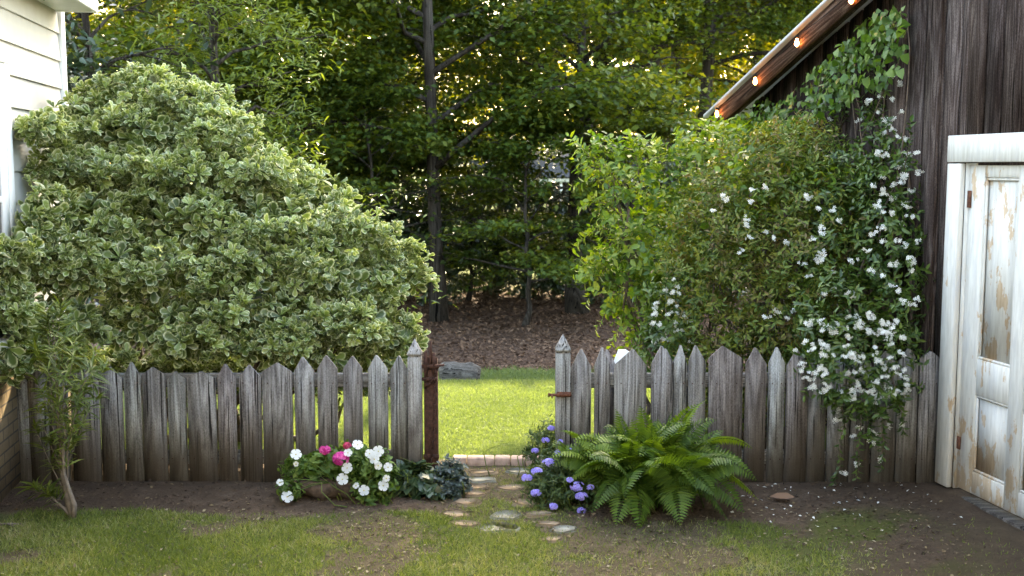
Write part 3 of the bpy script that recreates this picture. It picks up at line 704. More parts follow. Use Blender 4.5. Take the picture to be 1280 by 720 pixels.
# white painted board leaning behind the wide picket
m = MB(); p = at(777, 437, gy + .09)
m.prism([(-.055, .02), (.07, .02), (.07, p[2] - .03), (.03, p[2]), (-.02, p[2]), (-.055, p[2] - .09)], 0, .022, lambda v: np.column_stack([v[:, 0], v[:, 2], v[:, 1]]))
o = m.build('white_board', M_['white_plastic'], None); o.location = (p[0], gy + .08, 0)
tag(o, 'white board top peeking above the wide picket', 'board')

# rusty iron post with chain
def build_rusty_post():
    b = at(539, 600, FY); o0 = np.array([b[0], FY + .03, 0]); root = thing('iron_post', 'rusty brown iron post with chain beside the left gate post', 'post', o0)
    k = ppm(FY); w = 17 / k; zt = z_at(447)
    m = MB(); m.bbox((-w/2, -.012, -.1), (w/2, .0, zt), .003); m.bbox((-w/2, 0, -.1), (-w/2 + .014, .06, zt), .003); m.bbox((w/2 - .014, 0, -.1), (w/2, .06, zt - .02), .003)
    m.bbox((-w/2 - .008, -.02, .16), (w/2 + .008, -.0125, .19), .002)
    m.build('shaft', M_['rust'], root)
    m = MB()                                             # hinge irons bunched at the top
    for (dx, z0, z1, r) in ((-.03, zt - .12, zt + .04, .011), (-.005, zt - .08, zt + .07, .009), (.02, zt - .10, zt + .03, .012), (.004, zt - .04, zt + .11, .005), (-.036, zt - .2, zt + .01, .008)):
        m.tube(np.array([(dx, -.02, z0), (dx + .003, -.024, (z0 + z1) / 2), (dx, -.018, z1)]), r, 7, wob=.15)
    m.bbox((-w/2 - .012, -.03, zt - .07), (w/2 + .012, -.008, zt - .045), .003); m.bbox((-w/2 - .014, -.032, zt - .15), (w/2, -.008, zt - .13), .003)
    m.tube(np.array([(w/2, -.02, zt - .055), (w/2 + .045, -.02, zt - .05)]), .008, 7)
    m.build('bracket', M_['rust'], root)
    m = MB()                                             # chain: real oval links hanging down the face
    path = np.vstack([curve_pts((w/2, -.026, zt - .06), (-w/2 + .01, -.03, zt - .17), (.0, -.004, -.045), 10), curve_pts((w/2 - .02, -.026, zt - .10), (-.005, -.026, .1), (.012, -.004, 0), 22)])
    for i in range(len(path) - 1):
        if i == 9: continue
        c = (path[i] + path[i + 1]) / 2; t = unit(path[i + 1] - path[i]); L = np.linalg.norm(path[i + 1] - path[i]) * .62
        s = np.array([0, -1.0, 0]); s = unit(s - np.dot(s, t) * t); u = np.cross(t, s); s = s if i % 2 else u
        th = np.linspace(0, 2 * PI, 9)
        m.tube(c + np.cos(th)[:, None] * t * L + np.sin(th)[:, None] * s * .009, .0035, 5, cap=False)
    m.build('chain', M_['rust'], root)
build_rusty_post()

# ------------------------------------------------------------------ paving, edging, log
def stone(px, py, wpx, hpx, mat, label):
    c = gnd(px, py); k = ppm(c[1]); w = wpx * 1.6 / k / 2; d = w * rng.uniform(.55, .8); n = 11
    a = np.arange(n) * 2 * PI / n; r = 1 + rng.normal(0, .17, n)
    outer = np.column_stack([np.cos(a) * w * r, np.sin(a) * d * r]); m = MB(); h = .024
    v = np.vstack([np.column_stack([outer, np.full(n, -.03)]), np.column_stack([outer, np.full(n, h * .6)]), np.column_stack([outer * .9, np.full(n, h)])])
    f = [((j + 1) % n + i * n, (j + 1) % n + (i + 1) * n, j + (i + 1) * n, j + i * n)[::-1] for i in range(2) for j in range(n)] + [tuple(range(2 * n, 3 * n))]
    m.add(v, f, rng.random()); o = m.build('stepping_stone', mat, None); o.location = (c[0], c[1], float(gz(c[0], c[1])) - .0115)
    o.rotation_euler = (rng.normal(0, .03), rng.normal(0, .03), 0); tag(o, label, 'stepping stone', 'stepping stones in the gateway path')
T, G = M_['stone'], M_['grey_stone']
for a in ((604,592,24,0,T,'small tan stone at the left, just before the brick edging'),(650,590,24,0,G,'pale stone on the right directly before the brick edging'),(604,601,24,0,G,'thin grey-green stone, second from the brick edging on the left'),
          (593,610,22,0,T,'dull brown stone right of the blue-leaved plant'),(592,619,20,0,T,'small tan stone beside the blue-leaved plant'),(585,629,24,0,T,'round tan stone at the foot of the blue-leaved plant'),
          (571,644,28,0,T,'broad pale tan stone below the dark plant, leftmost of the path'),(582,656,26,0,T,'earthy stone half sunk in front of the broad tan stone'),(620,661,38,0,G,'largest flat grey stone at the front of the path'),
          (632,645,28,0,G,'flat grey stone behind the largest grey one'),(641,610,28,0,T,'wide brown stone left of the lavender flowers'),(656,629,26,0,T,'brown stone below the lavender flowers'),
          (672,643,26,0,T,'dark brown stone in front of the phlox'),(686,656,22,0,T,'reddish brown stone between the phlox and the front turf'),(704,662,24,0,G,'pale pointed stone in front of the fern'),(688,676,20,0,T,'small tan sliver of stone lowest in the turf')): stone(*a)
b0 = gnd(566, 580)
x = b0[0]; i = 0
while x < .32:
    w = (.10, .19, .11, .10, .19)[i % 5]; m = MB(); m.bbox((0, -.045, -.06), (w - .006, .05, .052), .007, rng.random())
    o = m.build('edging_brick', M_['edge_brick'], None); o.location = (x, b0[1] + rng.normal(0, .003), 0.0); o.rotation_euler = (0, 0, rng.normal(0, .02)); tag(o, 'pinkish clay brick in the lawn edging row across the gateway', 'brick', 'edging bricks'); x += w; i += 1
# log lying beyond the lawn
c = gnd(574, 484, -.66); k = F / (c[1] * 1.02)
m = MB(); n = 9
pts = curve_pts((-.24, 0, .17), (.24, .05, .15), (0, 0, .02), n); m.tube(pts, np.array([.14,.17,.18,.18,.175,.17,.17,.16,.14]), 12, .4, wob=.08)
m.tube(np.array([(-.1, 0, .2), (-.16, -.03, .30)]), [.035, .02], 6); o = m.build('cut_log', M_['log'], None); o.location = (c[0], c[1], float(gz(c[0], c[1])) - .02); tag(o, 'short grey log lying at the far edge of the lawn', 'log')

# ------------------------------------------------------------------ variegated bush
def inside_wall_ok(P):          # keep foliage off the house wall and barn wall
    dh = (P - h0) @ hn; ah = (P - h0) @ hu; ds = (P - s0) @ sn
    aS = (P - s0) @ su
    return ((dh > .06) | (ah > HAC + .1)) & ((ds > .03) | (aS > BAC + .1))
def build_bush():
    c = at(250, 600, 8.1); o0 = np.array([c[0], 8.1, 0]); root = thing('variegated_bush', 'huge rounded pale green variegated bush behind the left fence', 'bush', o0)
    B = [(185,118,8.3,48,38),(140,125,8.2,40,34),(235,130,8.2,48,36),(110,160,8.0,45,38),(180,170,8.0,65,45),(270,170,8.0,60,42),(75,205,7.55,34,30),(130,215,7.75,60,42),(215,220,7.8,70,48),(300,215,7.9,65,45),
         (370,235,8.2,50,36),(425,252,8.3,30,24),(66,262,7.12,36,34),(150,275,7.55,70,48),(250,275,7.65,75,50),(350,275,7.85,70,46),(430,290,8.0,55,38),(485,325,8.1,42,30),(510,350,8.1,26,22),
         (16,318,6.72,34,40),(50,290,6.98,34,36),(85,330,7.2,60,45),(180,340,7.4,75,50),(285,340,7.5,75,50),(385,345,7.7,70,46),(455,360,7.9,55,38),(12,385,6.7,34,42),(12,350,6.7,24,30),(2,425,6.6,30,36),(8,455,6.68,26,26),(75,400,7.1,55,42),(160,405,7.4,65,38),(250,400,7.35,70,42),(345,405,7.5,70,42),
         (430,405,7.7,60,38),(490,415,7.9,40,30),(510,430,7.9,22,20),(24,432,6.82,34,30),(235,428,7.15,45,26),(330,432,7.4,50,26),(420,438,7.6,50,26),(480,445,7.8,40,20),(62,160,7.4,26,16),(44,160,7.22,20,12),(130,462,7.75,60,40),(215,468,7.8,60,40),(305,468,7.85,60,40),(390,468,7.9,60,36),(455,470,7.95,40,34),(90,455,7.5,40,36)]
    g = np.random.default_rng(3); extra = []
    lob = [lobe(*b[:3], b[3] * .92, b[4] * .72) for b in B]
    # break each big lobe into lumpier clumps
    for (cc, r) in lob:
        for _ in range(7):
            d = unit(g.normal(0, 1, 3) + np.array([0, -.6, .3])); s = g.uniform(.36, .52); extra.append((cc + d * r * .8, r * s * np.array([1.25, 1.25, .55])))
    P, N = lobe_points(lob + extra, 150, .78, .74, 1.05); keep = inside_wall_ok(P) & (P[:, 2] > .35); P, N = P[keep], N[keep]
    nz = fbm(P[:, 0] + P[:, 1] * .7, P[:, 2] * 1.7 + P[:, 1], 3.2, 61, 3); kk = (nz > .45) | (rng.random(len(P)) < .34); P = P - N * (.22 * sstep(.57, .34, nz))[:, None]; P, N = P[kk], N[kk]
    js = rng.random(len(P)) < .035; P[js] += unit(N[js] + np.array([0, 0, .5])) * rng.uniform(.06, .16, (js.sum(), 1))
    D = unit(N * .8 + np.array([0, -.12, .62]) + rng.normal(0, .32, N.shape))
    m = MB(); shoots(m, P, D, 9, .059, .029, L_SPOON, .020, (28, 76), .3, .2, np.clip(.5 + .22 * rng.normal(0, 1, len(P)), 0, 1), .14)
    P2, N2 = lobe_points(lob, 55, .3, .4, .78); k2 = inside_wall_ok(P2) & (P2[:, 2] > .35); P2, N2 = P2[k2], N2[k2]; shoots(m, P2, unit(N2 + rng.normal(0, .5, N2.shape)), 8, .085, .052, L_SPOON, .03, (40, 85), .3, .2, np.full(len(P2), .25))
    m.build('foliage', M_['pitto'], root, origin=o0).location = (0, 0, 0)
    m = MB()
    for i in range(34):
        (cc, r) = lob[g.integers(len(lob))]
        if cc[0] < -2.55 or cc[1] < 7.4: continue
        st = o0 + np.array([g.normal(0, .35), g.normal(0, .15), 0]); m.tube(curve_pts(st, cc, (g.normal(0, .1), 0, -.15), 8, .03), np.linspace(.028, .007, 8), 6, .5)
    m.build('stem', M_['twig'], root, origin=o0).location = (0, 0, 0)
    print('bush rosettes', len(P))
build_bush()

# slender sapling in front of the left fence
def build_sapling():
    b = gnd(90, 648); o0 = np.array([b[0], b[1], 0]); root = thing('lance_leaf_sapling', 'thin sapling with narrow leaves in front of the left fence', 'sapling', o0)
    Y = b[1]; m = MB(); leafm = MB()
    A = [(90,648),(84,620),(78,590),(76,560),(74,520),(71,480),(68,440),(66,400)]
    pts = np.array([at(px, py, Y + .02 * i) for i, (px, py) in enumerate(A)]); m.tube(pts, np.linspace(.021, .005, len(A)), 7, wob=.1)
    B = [(92,648),(93,632),(86,612),(80,592),(79,565),(82,530)]; m.tube(np.array([at(px, py, Y - .02) for px, py in B]), np.linspace(.017, .006, 6), 7, wob=.1)
    m.tube(np.array([at(90, 646, Y), at(76, 632, Y), at(60, 618, Y)]), [.012, .008, .003], 6)
    tips = [(40,470,.25),(45,440,.2),(60,420,.1),(95,425,.15),(115,450,.1),(125,470,.1),(55,500,.2),(105,490,.05),(118,505,.1),(50,520,.1),(60,400,.1),(75,395,.1),(100,540,.1),(48,545,.15),(90,455,-.1),(80,480,-.15),(70,445,-.1),(62,475,-.1),(95,510,-.1),(80,430,-.1),(85,545,-.05),(72,510,-.1),(66,620,.0),(50,616,.0),(72,560,.05),(110,470,-.1)]
    for (px, py, dy) in tips:
        e = at(px, py, Y + dy); i = int(np.clip((640 - py - 30) / 34, 1, len(A) - 2)) if py < 600 else 1
        s = pts[i] if py < 600 else at(88, 636, Y)
        q = curve_pts(s, e, (0, 0, -.02), 5); m.tube(q, [.005, .004, .003, .002, .002], 5)
        for t, kk in ((1.0, 13), (.72, 9), (.45, 7)):
            P = (s + (e - s) * t)[None]; shoots(leafm, P, unit((e - s)[None] + np.array([[0, 0, .15]])), kk + 2, .095, .0135, L_LANCE, .06, (40, 85), .4, .2)
    m.build('stem', M_['pale_twig'], root, origin=o0).location = (0, 0, 0); leafm.build('foliage', M_['sapling'], root, origin=o0).location = (0, 0, 0)
build_sapling()

# ------------------------------------------------------------------ right-hand shrubs and climbers
def shrub(name, label, cat, lobes, base, dens, leafargs, mat, nst=14, stem_mat='twig', up=.45, rb=None, droop=0.0, lo=.45, zmin=.02, sr=.016, inner=.72):
    o0 = np.array([base[0], base[1], float(gz(base[0], base[1]))]); root = thing(name, label, cat, o0)
    P, N = lobe_points(lobes, dens, inner, lo, 1.08); k = inside_wall_ok(P) & (P[:, 2] > zmin + gz(P[:, 0], P[:, 1])); P, N = P[k], N[k]
    D = unit(N + np.array([0, 0, up]) + rng.normal(0, .45, N.shape))
    m = MB(); shoots(m, P, D, *leafargs[0], **leafargs[1])
    m.build('foliage', M_[mat], root, origin=o0).location = (0, 0, 0)
    m = MB()
    for i in range(nst):
        c, r = lobes[rng.integers(len(lobes))]; m.tube(curve_pts(o0 + np.array([rng.normal(0, .12), rng.normal(0, .08), 0]), c + r * rng.normal(0, .3, 3), (rng.normal(0, .08), 0, .1), 8, .02), np.linspace(sr, sr * .25, 8), 6)
    m.build('stem', M_[stem_mat], root, origin=o0).location = (0, 0, 0)
    return root, P, N
def pl(lst): return [lobe(*b) for b in lst]
# bright shrub with long arching shoots
pr_l = pl([(800,225,8.9,45,32),(860,225,8.9,50,36),(760,215,8.9,26,24),(745,198,8.9,16,14),(815,265,8.8,55,38),(880,270,8.6,50,38),(790,310,8.8,45,34),(770,345,8.8,30,26),(830,320,8.6,48,36),(805,370,8.7,36,30),(850,365,8.5,40,34),(820,410,8.6,28,24),(920,210,9.2,50,34),(960,190,9.4,48,34),(900,190,9.4,40,26),(1000,200,8.2,36,22),(965,225,8.0,44,26),(1030,245,7.7,34,20),(925,250,8.0,30,20),(880,200,8.9,40,24),(900,310,8.5,40,30)])
root, P, N = shrub('bright_green_shrub', 'yellow-green arching shrub behind the right fence, next to the gateway', 'shrub', pr_l, at(845, 560, 8.7)*np.array([1,1,0]), 150,
      ((8, .062, .034, L_OVAL), dict(length=.16, phi=(45, 80), jit=.3)), 'privet', 22, up=.5)
# arching wands poking out of its outline
o0 = np.array(root.location)
for (px, py, px2, py2) in ((770,250,722,180),(780,240,735,195),(790,300,733,330),(790,330,742,345),(800,350,752,400),(800,230,790,178),(860,215,850,175),(770,290,728,300),(800,390,770,420),(870,215,880,172),(900,210,905,165),(930,205,955,160),(830,225,822,185),(960,215,985,168),(780,310,738,368),(775,270,738,255),(810,400,775,445)):
    m = MB(); lm = MB(); a = at(px, py, 8.8); b = at(px2, py2, 8.75); q = curve_pts(a, b, (0, 0, .05), 7); m.tube(q, np.linspace(.006, .002, 7), 5)
    P2 = q[1:]; shoots(lm, P2, unit(np.gradient(q, axis=0)[1:]), 5, .06, .032, L_OVAL, .1, (40, 75), .3, .2, np.full(len(P2), .75), .15)
    sh = m.build('shoot', M_['twig'], root, origin=o0); sh.location = (0, 0, 0); lm.build('leaves', M_['privet'], sh, origin=o0).location = (0, 0, 0)
# nandina, feathery olive-bronze
na_l = pl([(990,200,8.1,45,30),(945,225,8.2,50,36),(1010,235,7.9,45,36),(905,255,8.2,45,34),(960,270,7.9,60,40),(1030,280,7.7,45,38),(890,300,8.0,45,34),(950,320,7.8,60,40),(1015,330,7.6,50,38),(880,350,7.9,40,34),(930,370,7.8,55,40),(990,380,7.6,50,38),(900,405,7.8,45,34),(960,415,7.7,45,30),(880,470,7.75,45,40),(950,475,7.65,45,40),(1010,470,7.55,40,40),(1000,430,7.55,40,30)])
shrub('feathery_shrub', 'olive and bronze feathery shrub behind the right fence, beside the barn wall', 'shrub', na_l, at(950, 560, 7.9)*np.array([1,1,0]), 330,
      ((11, .048, .018, L_RHOMB), dict(length=.17, phi=(45, 85), jit=.4)), 'nandina', 20, up=.35)
# climbing heart-leaved vine on the barn wall
def poly_sample(poly, n):
    poly = np.array(poly, float); lo, hi = poly.min(0), poly.max(0); out = []
    while len(out) < n:
        q = rng.uniform(lo, hi, (n * 3, 2)); ins = np.zeros(len(q), bool); j = len(poly) - 1
        for i in range(len(poly)):
            a, b = poly[i], poly[j]; cond = ((a[1] > q[:, 1]) != (b[1] > q[:, 1])) & (q[:, 0] < (b[0] - a[0]) * (q[:, 1] - a[1]) / (b[1] - a[1] + 1e-9) + a[0]); ins ^= cond; j = i
        out += list(q[ins])
    return np.array(out[:n])
def build_vine():
    base, _, _ = s_on(1010, 420, .12); o0 = np.array([base[0], base[1], 0]); root = thing('climbing_vine', 'heart-leaved green vine climbing the barn wall under the roof edge', 'vine', o0)
    Q = np.vstack([poly_sample([(1130,8),(1134,60),(1118,105),(1075,112),(1045,140),(1010,160),(960,195),(905,205),(915,160),(960,140),(1010,95),(1065,40),(1100,5)], 760), poly_sample([(905,150),(960,120),(1010,150),(985,185),(930,205),(900,190)], 400), poly_sample([(1010,90),(1060,50),(1125,15),(1130,70),(1090,90),(1040,130)], 150)])
    P = np.array([s_on(px, py, rng.uniform(.05, .26))[0] for px, py in Q])
    k = np.array([(p[2] < BZ(float(np.dot(p - s0, su))) - .06) for p in P]); P = P[k]; n = len(P)
    m = MB(); A = np.array([0, 0, -.8]) + su * rng.normal(0, .5, (n, 1)) + sn * rng.uniform(-.05, .5, (n, 1)) + rng.normal(0, .4, (n, 3)); Nn = sn + np.array([0, 0, .5]) + rng.normal(0, .6, (n, 3))
    L = rng.uniform(.03, .082, n); leaves(m, P, A, Nn, L, L * .78, L_HEART)
    m.build('foliage', M_['vine'], root, origin=o0).location = (0, 0, 0)
    m = MB()
    for i in range(16):
        px = rng.uniform(925, 1100); s_, _, _ = s_on(px, 330, .04); e_ = P[rng.integers(n)]; m.tube(curve_pts(s_, e_ - sn * .05, su * rng.normal(0, .15), 9, .01), np.linspace(.009, .003, 9), 5)
    m.build('stem', M_['twig'], root, origin=o0).location = (0, 0, 0)
build_vine()
# star jasmine
def star_cluster_mesh(mb, P, D, nfl, size, mat):
    for p, d in zip(P, D):
        k = nfl; off = rng.normal(0, size * .72, (k, 3)); off[:, 2] *= .7
        fd = unit(d + rng.normal(0, .45, (k, 3))); ref = np.array([0.1, .2, 1.0]); e1 = unit(np.cross(fd, ref)); e2 = np.cross(fd, e1)
        th = rng.random((k, 1)) * 6.28 + np.arange(5)[None] * 2 * PI / 5
        A = np.cos(th)[..., None] * e1[:, None] + np.sin(th)[..., None] * e2[:, None] + .15 * fd[:, None]
        Nn = np.repeat(fd[:, None], 5, 1); PP = np.repeat((p + off)[:, None], 5, 1)
        leaves(mb, PP.reshape(-1, 3), A.reshape(-1, 3), Nn.reshape(-1, 3), size * rng.uniform(.75, 1.1, 5 * k), size * .52, L_PETAL, None, mat)
def jasmine(name, label, cat, lobes, base, flowers, nst=12, dens=260, strands=()):
    root, P, N = shrub(name, label, cat, lobes, base, dens, ((8, .048, .021, L_OVAL), dict(length=.11, phi=(50, 85), jit=.3, upbias=-.12)), 'jasmine', nst, up=.0, lo=.55)
    o0 = np.array(root.location)
    for (p0, p1) in strands:
        m = MB(); lm = MB(); q = curve_pts(p0, p1, (0, -.04, 0), 8, .012); m.tube(q, np.linspace(.004, .002, 8), 5); shoots(lm, q[1:], unit(np.gradient(q, axis=0)[1:]), 6, .045, .02, L_OVAL, .07, (40, 80))
        hs_ = m.build('hanging_shoot', M_['twig'], root, origin=o0); hs_.location = (0, 0, 0); lm.build('leaves', M_['jasmine'], hs_, origin=o0).location = (0, 0, 0)
    fl = np.array(flowers); D = unit(np.array([-.25, -1.0, .25]) + rng.normal(0, .3, (len(fl), 3)))
    order = np.argsort(fl[:, 1])
    for i, j in enumerate(order[:100]):
        m = MB(); star_cluster_mesh(m, fl[j:j+1], D[j:j+1], int(rng.integers(2, 9)), rng.uniform(.0115, .0165), 0); o = m.build('flower_cluster', M_['cream'], root, origin=fl[j]); o.location = tuple(fl[j] - o0)
    if len(order) > 100:
        m = MB(); star_cluster_mesh(m, fl[order[100:]], D[order[100:]], 6, .015, 0); o = m.build('flowers', M_['cream'], root, origin=o0); o.location = (0, 0, 0); o['kind'] = 'stuff'
    return root
ja = [(1080,215,7.75,42,30),(1115,235,7.5,32,34),(1060,265,7.65,45,36),(1110,290,7.4,36,38),(1065,325,7.45,48,38),(1115,345,7.3,34,36),(1050,380,7.2,48,34),(1105,395,7.15,40,34),(1040,420,7.0,40,30),(1090,435,6.97,46,34),(1060,465,6.93,44,30),(1110,465,6.95,30,26),(1075,490,6.92,40,16),(1040,475,6.92,30,16)]
ja_l = pl([(a, b, c, d, e, .16) for a, b, c, d, e in ja])
ja_w = pl([(1055,122,8.3,14,12,.06),(1108,120,7.8,12,22,.06),(1090,150,7.9,18,12,.06),(1040,150,8.5,18,14,.06),(1112,170,7.6,14,16,.06),(1136,205,7.5,12,24,.06),(1060,200,8.1,26,16,.07),(1100,215,7.7,22,16,.07)])
def fsamp(poly, n, Yf):
    return [at(px, py, Yf(px, py)) for px, py in poly_sample(poly, n)]
YF = lambda px, py: np.interp(py, [100, 200, 300, 400, 440, 600], [7.75, 7.36, 7.1, 6.86, 6.72, 6.83]) + (.0 if px > 1080 else .12 * (py < 400))
fl = fsamp([(1000,400),(1050,385),(1130,400),(1138,490),(1100,505),(1010,490),(990,440)], 125, YF) + fsamp([(1010,270),(1060,230),(1150,210),(1150,380),(1100,390),(1030,370)], 42, YF) \
   + [at(px, py, 6.9) for px, py in ((1045,525),(1075,535),(1098,520),(1066,545),(1088,552),(1100,575),(1072,580),(1046,513),(1110,530),(1128,530),(1056,590),(1090,540))]
fl += fsamp([(1085,95),(1135,110),(1152,200),(1150,330),(1115,330),(1085,200)], 26, lambda a, b: np.interp(b, [90, 200, 330], [7.62, 7.42, 7.1]))
fl += fsamp([(880,250),(1010,215),(1020,340),(960,385),(930,330)], 16, lambda a, b: 7.45)
fl += [at(px, py, 7.3) for px, py in ((960,395),(972,390),(985,398),(968,385),(990,388),(1020,325),(1028,285),(1040,340),(1012,345),(1005,330))]
fl += [s_on(px, py, .1)[0] for px, py in ((1100,120),(1098,140),(1110,155),(1125,105),(1128,140),(1105,165),(1085,128),(1050,125),(1038,150),(1020,140),(1130,175),(1145,190),(1148,215),(1075,150),(1115,95),(1018,133),(1030,128),(1108,185),(1090,110))]
st = [(at(1050, 480, 6.93), at(1046, 592, 6.88)), (at(1075, 485, 6.92), at(1072, 585, 6.88)), (at(1095, 480, 6.92), at(1102, 578, 6.88)), (at(1115, 470, 6.95), at(1128, 532, 6.9)), (at(1062, 485, 6.92), at(1090, 545, 6.88)), (s_on(1120, 260, .1)[0], s_on(1138, 165, .12)[0]), (s_on(1100, 200, .08)[0], s_on(1105, 100, .08)[0]), (s_on(1050, 200, .08)[0], s_on(1040, 130, .08)[0])]
jasmine('star_jasmine', 'white-flowered jasmine spilling over the right fence beside the barn', 'jasmine', ja_l + ja_w, at(1085, 590, 7.3)*np.array([1,1,0]), fl, 16, strands=st)
ja2 = pl([(835,380,8.0,26,30,.2),(845,415,7.9,28,26,.2),(825,440,7.9,24,22,.2),(855,445,7.8,24,20,.2)])
jasmine('star_jasmine', 'smaller white jasmine clump low behind the right fence near the gateway', 'jasmine', ja2, at(840, 560, 7.9)*np.array([1,1,0]), fsamp([(815,385),(840,345),(860,370),(865,445),(815,445)], 34, lambda a, b: 7.7), 8)

# ------------------------------------------------------------------ fern
def build_fern():
    b = gnd(812, 632); o0 = np.array([b[0], b[1], 0]); root = thing('fern', 'large lush green fern in front of the right fence', 'fern', o0)
    g = np.random.default_rng(11); k = ppm(b[1])
    ends = []
    for i in range(92):
        az = g.uniform(-PI, PI); L = g.uniform(.42, .70); el = g.uniform(.55, 1.32)
        ends.append((az, L, el))
    targets = [(770,512,.05),(882,500,-.05),(735,560,-.1),(725,545,.0),(945,600,-.1),(948,625,-.2),(940,560,.05),(700,610,-.1),(740,640,-.35),(800,660,-.45),(850,655,-.45),(910,650,-.3),(770,655,-.4),(830,530,.05),(800,540,-.1),(870,545,-.1),(900,575,-.15),(760,585,-.3),(820,590,-.4),(870,610,-.45),(780,620,-.45),(720,590,-.2),(930,640,-.25),(850,560,-.25),(755,535,.0),(895,620,-.4),(790,525,-.05),(835,545,-.15),(745,575,-.1),(800,570,-.3),(860,530,-.1),(890,555,-.1),(775,550,-.2),(800,508,.02),(840,515,.0),(872,505,-.02),(895,525,-.05),(760,545,-.02),(815,530,-.15),(855,540,-.18)]
    paths = []
    for (px, py, dy) in targets:
        e = at(px, py, b[1] + dy); s = o0 + np.array([g.normal(0, .06), g.normal(0, .05), .03]); d = e - s
        hgt = .07 + .20 * np.linalg.norm(d[:2]); paths.append(curve_pts(s, e, (0, 0, hgt), 12))
    for (az, L, el) in ends:
        s = o0 + np.array([g.normal(0, .14), g.normal(0, .09), .03]); e = s + np.array([math.cos(az) * L * math.cos(el) * .95, math.sin(az) * L * math.cos(el) * .75, L * math.sin(el) * .74])
        if e[1] > FY - .06: e[1] = FY - .06 - g.uniform(0, .1)
        paths.append(curve_pts(s, e, (0, 0, .05 + .12 * math.cos(el)), 12))
    for q in paths:
        seg = np.linalg.norm(np.diff(q, axis=0), axis=1); S = np.concatenate([[0], np.cumsum(seg)]); Lt = S[-1]
        if Lt < .15: continue
        npin = int(Lt / .021); u = np.linspace(.16, .995, npin); pos = np.column_stack([np.interp(u * Lt, S, q[:, a]) for a in range(3)]); T = unit(np.gradient(pos, axis=0))
        side = unit(np.cross(T, np.array([0, 0, 1.0]))); nn = np.cross(side, T); tw = g.normal(0, .5)
        side = side * math.cos(tw) + nn * math.sin(tw); nn = np.cross(side, T)
        prof = np.sin(np.clip((u - .08) / .92, 0, 1) ** .62 * PI) ** .8 * .142 + .006
        m = MB(); m.tube(q, np.linspace(.0035, .001, len(q)), 5, .2)
        tone = g.uniform(.1, .9)
        for sg in (-1, 1):
            A = side * sg + T * .42 + nn * (.10 - .25 * u[:, None]); Nn = nn + rng.normal(0, .12, nn.shape)
            leaves(m, pos, A, Nn, prof * rng.uniform(.9, 1.1, npin), np.minimum(.0185, prof * .2 + .005), L_LANCE, np.clip(tone + rng.normal(0, .12, npin), 0, 1))
        m.build('frond', M_['fern'], root, origin=o0).location = (0, 0, 0)
build_fern()

# ------------------------------------------------------------------ small flowering plants
def flower(mb, c, d, r, petals=5, mat=0, wid=.8, cup=.12):
    d = unit(np.asarray(d, float)); e1 = unit(np.cross(d, np.array([.13, .2, 1.0]))); e2 = np.cross(d, e1)
    th = np.arange(petals) * 2 * PI / petals + rng.random() * 6.28
    A = np.cos(th)[:, None] * e1 + np.sin(th)[:, None] * e2 + cup * d
    leaves(mb, np.repeat(c[None], petals, 0), A, np.repeat(d[None], petals, 0), r, r * wid, dict(t=np.array([(0,0,0),(.45,.36,.02),(.85,.5,.0),(1,.2,-.03),(1,-.2,-.03),(.85,-.5,.0),(.45,-.36,.02)]), f=[(0,6,5,4,3,2,1)], e=np.ones(7)), None, mat)
def plant(name, label, cat, lobes, base, dens, args, mat, stems=10, zmin=.0):
    return shrub(name, label, cat, lobes, base, dens, args, mat, stems, 'sapling', up=.5, lo=.3, zmin=zmin, sr=.004, inner=.45)
def stalks(root, heads, o0, mat='geran', src=None):
    m = MB()
    for h in heads:
        s = np.array([o0[0] + (h[0] - o0[0]) * .45, o0[1] + (h[1] - o0[1]) * .3 + .02, .12]); m.tube(curve_pts(s, h, (0, 0, .02), 5), .0025, 4)
    m.build('flower_stalk', M_[mat], root, origin=o0).location = (0, 0, 0)
YT = gnd(410, 632)[1] + .04
# rough trough holding them
o0 = np.array([at(410, 630, YT)[0], YT + .10, 0]); tr = thing('planter', 'dark rough log-like trough at the foot of the left fence', 'planter', o0)
m = MB(); n = 15; a = np.linspace(0, 2 * PI, 18, endpoint=False)
xs = np.linspace(-.20, .20, n); V = []
for i, x_ in enumerate(xs):
    e = math.sqrt(max(.05, 1 - (x_ / .215) ** 4)); r = 1 + .16 * (rng.random(18) - .5)
    zz = .075 + np.sin(a) * .075 * e * r; zz = np.where(zz < .0, zz * .3, zz) + (.02 * np.sin(x_ * 34) if True else 0) * (np.sin(a) < 0)
    V.append(np.column_stack([np.full(18, x_), np.cos(a) * .095 * e * r, np.maximum(zz, -.01)]))
V = np.vstack(V); f = [(i * 18 + j, i * 18 + (j + 1) % 18, (i + 1) * 18 + (j + 1) % 18, (i + 1) * 18 + j) for i in range(n - 1) for j in range(18)] + [tuple(range(18))[::-1], tuple((n - 1) * 18 + j for j in range(18))]
m.add(V, f); m.build('trough', M_['driftwood'], tr)
m = MB(); m.box((-.16, -.05, .13), (.16, .05, .148)); m.build('soil', M_['black'], tr)
# pink geranium
lb = [lobe(402, 584, YT + .13, 30, 15, .09), lobe(430, 584, YT + .12, 24, 15, .09), lobe(388, 592, YT + .12, 18, 10, .06), lobe(418, 574, YT+.15, 26, 12, .08)]
gr, P, N = plant('geranium', 'pink geranium in the dark trough by the left fence', 'flower', lb, at(412, 605, YT + .08), 900, ((5, .040, .040, L_HEART), dict(length=.02, phi=(50, 85))), 'geran')
o0 = np.array(gr.location); hd = [(at(406, 562, YT), .030, 'pink'), (at(426, 573, YT - .03), .042, 'pink'), (at(434, 557, YT + .02), .022, 'rose')]
for c, r, mt in hd:
    m = MB(); d = rdir(16, .2); d[:, 1] -= .5; d = unit(d)
    for q in d: flower(m, c + q * r * np.array([1, 1, .75]), q, r * .6, 5, 0, .9)
    m.build('flower_head', M_[mt], gr, origin=c).location = tuple(c - o0)
stalks(gr, [h[0] for h in hd], o0)
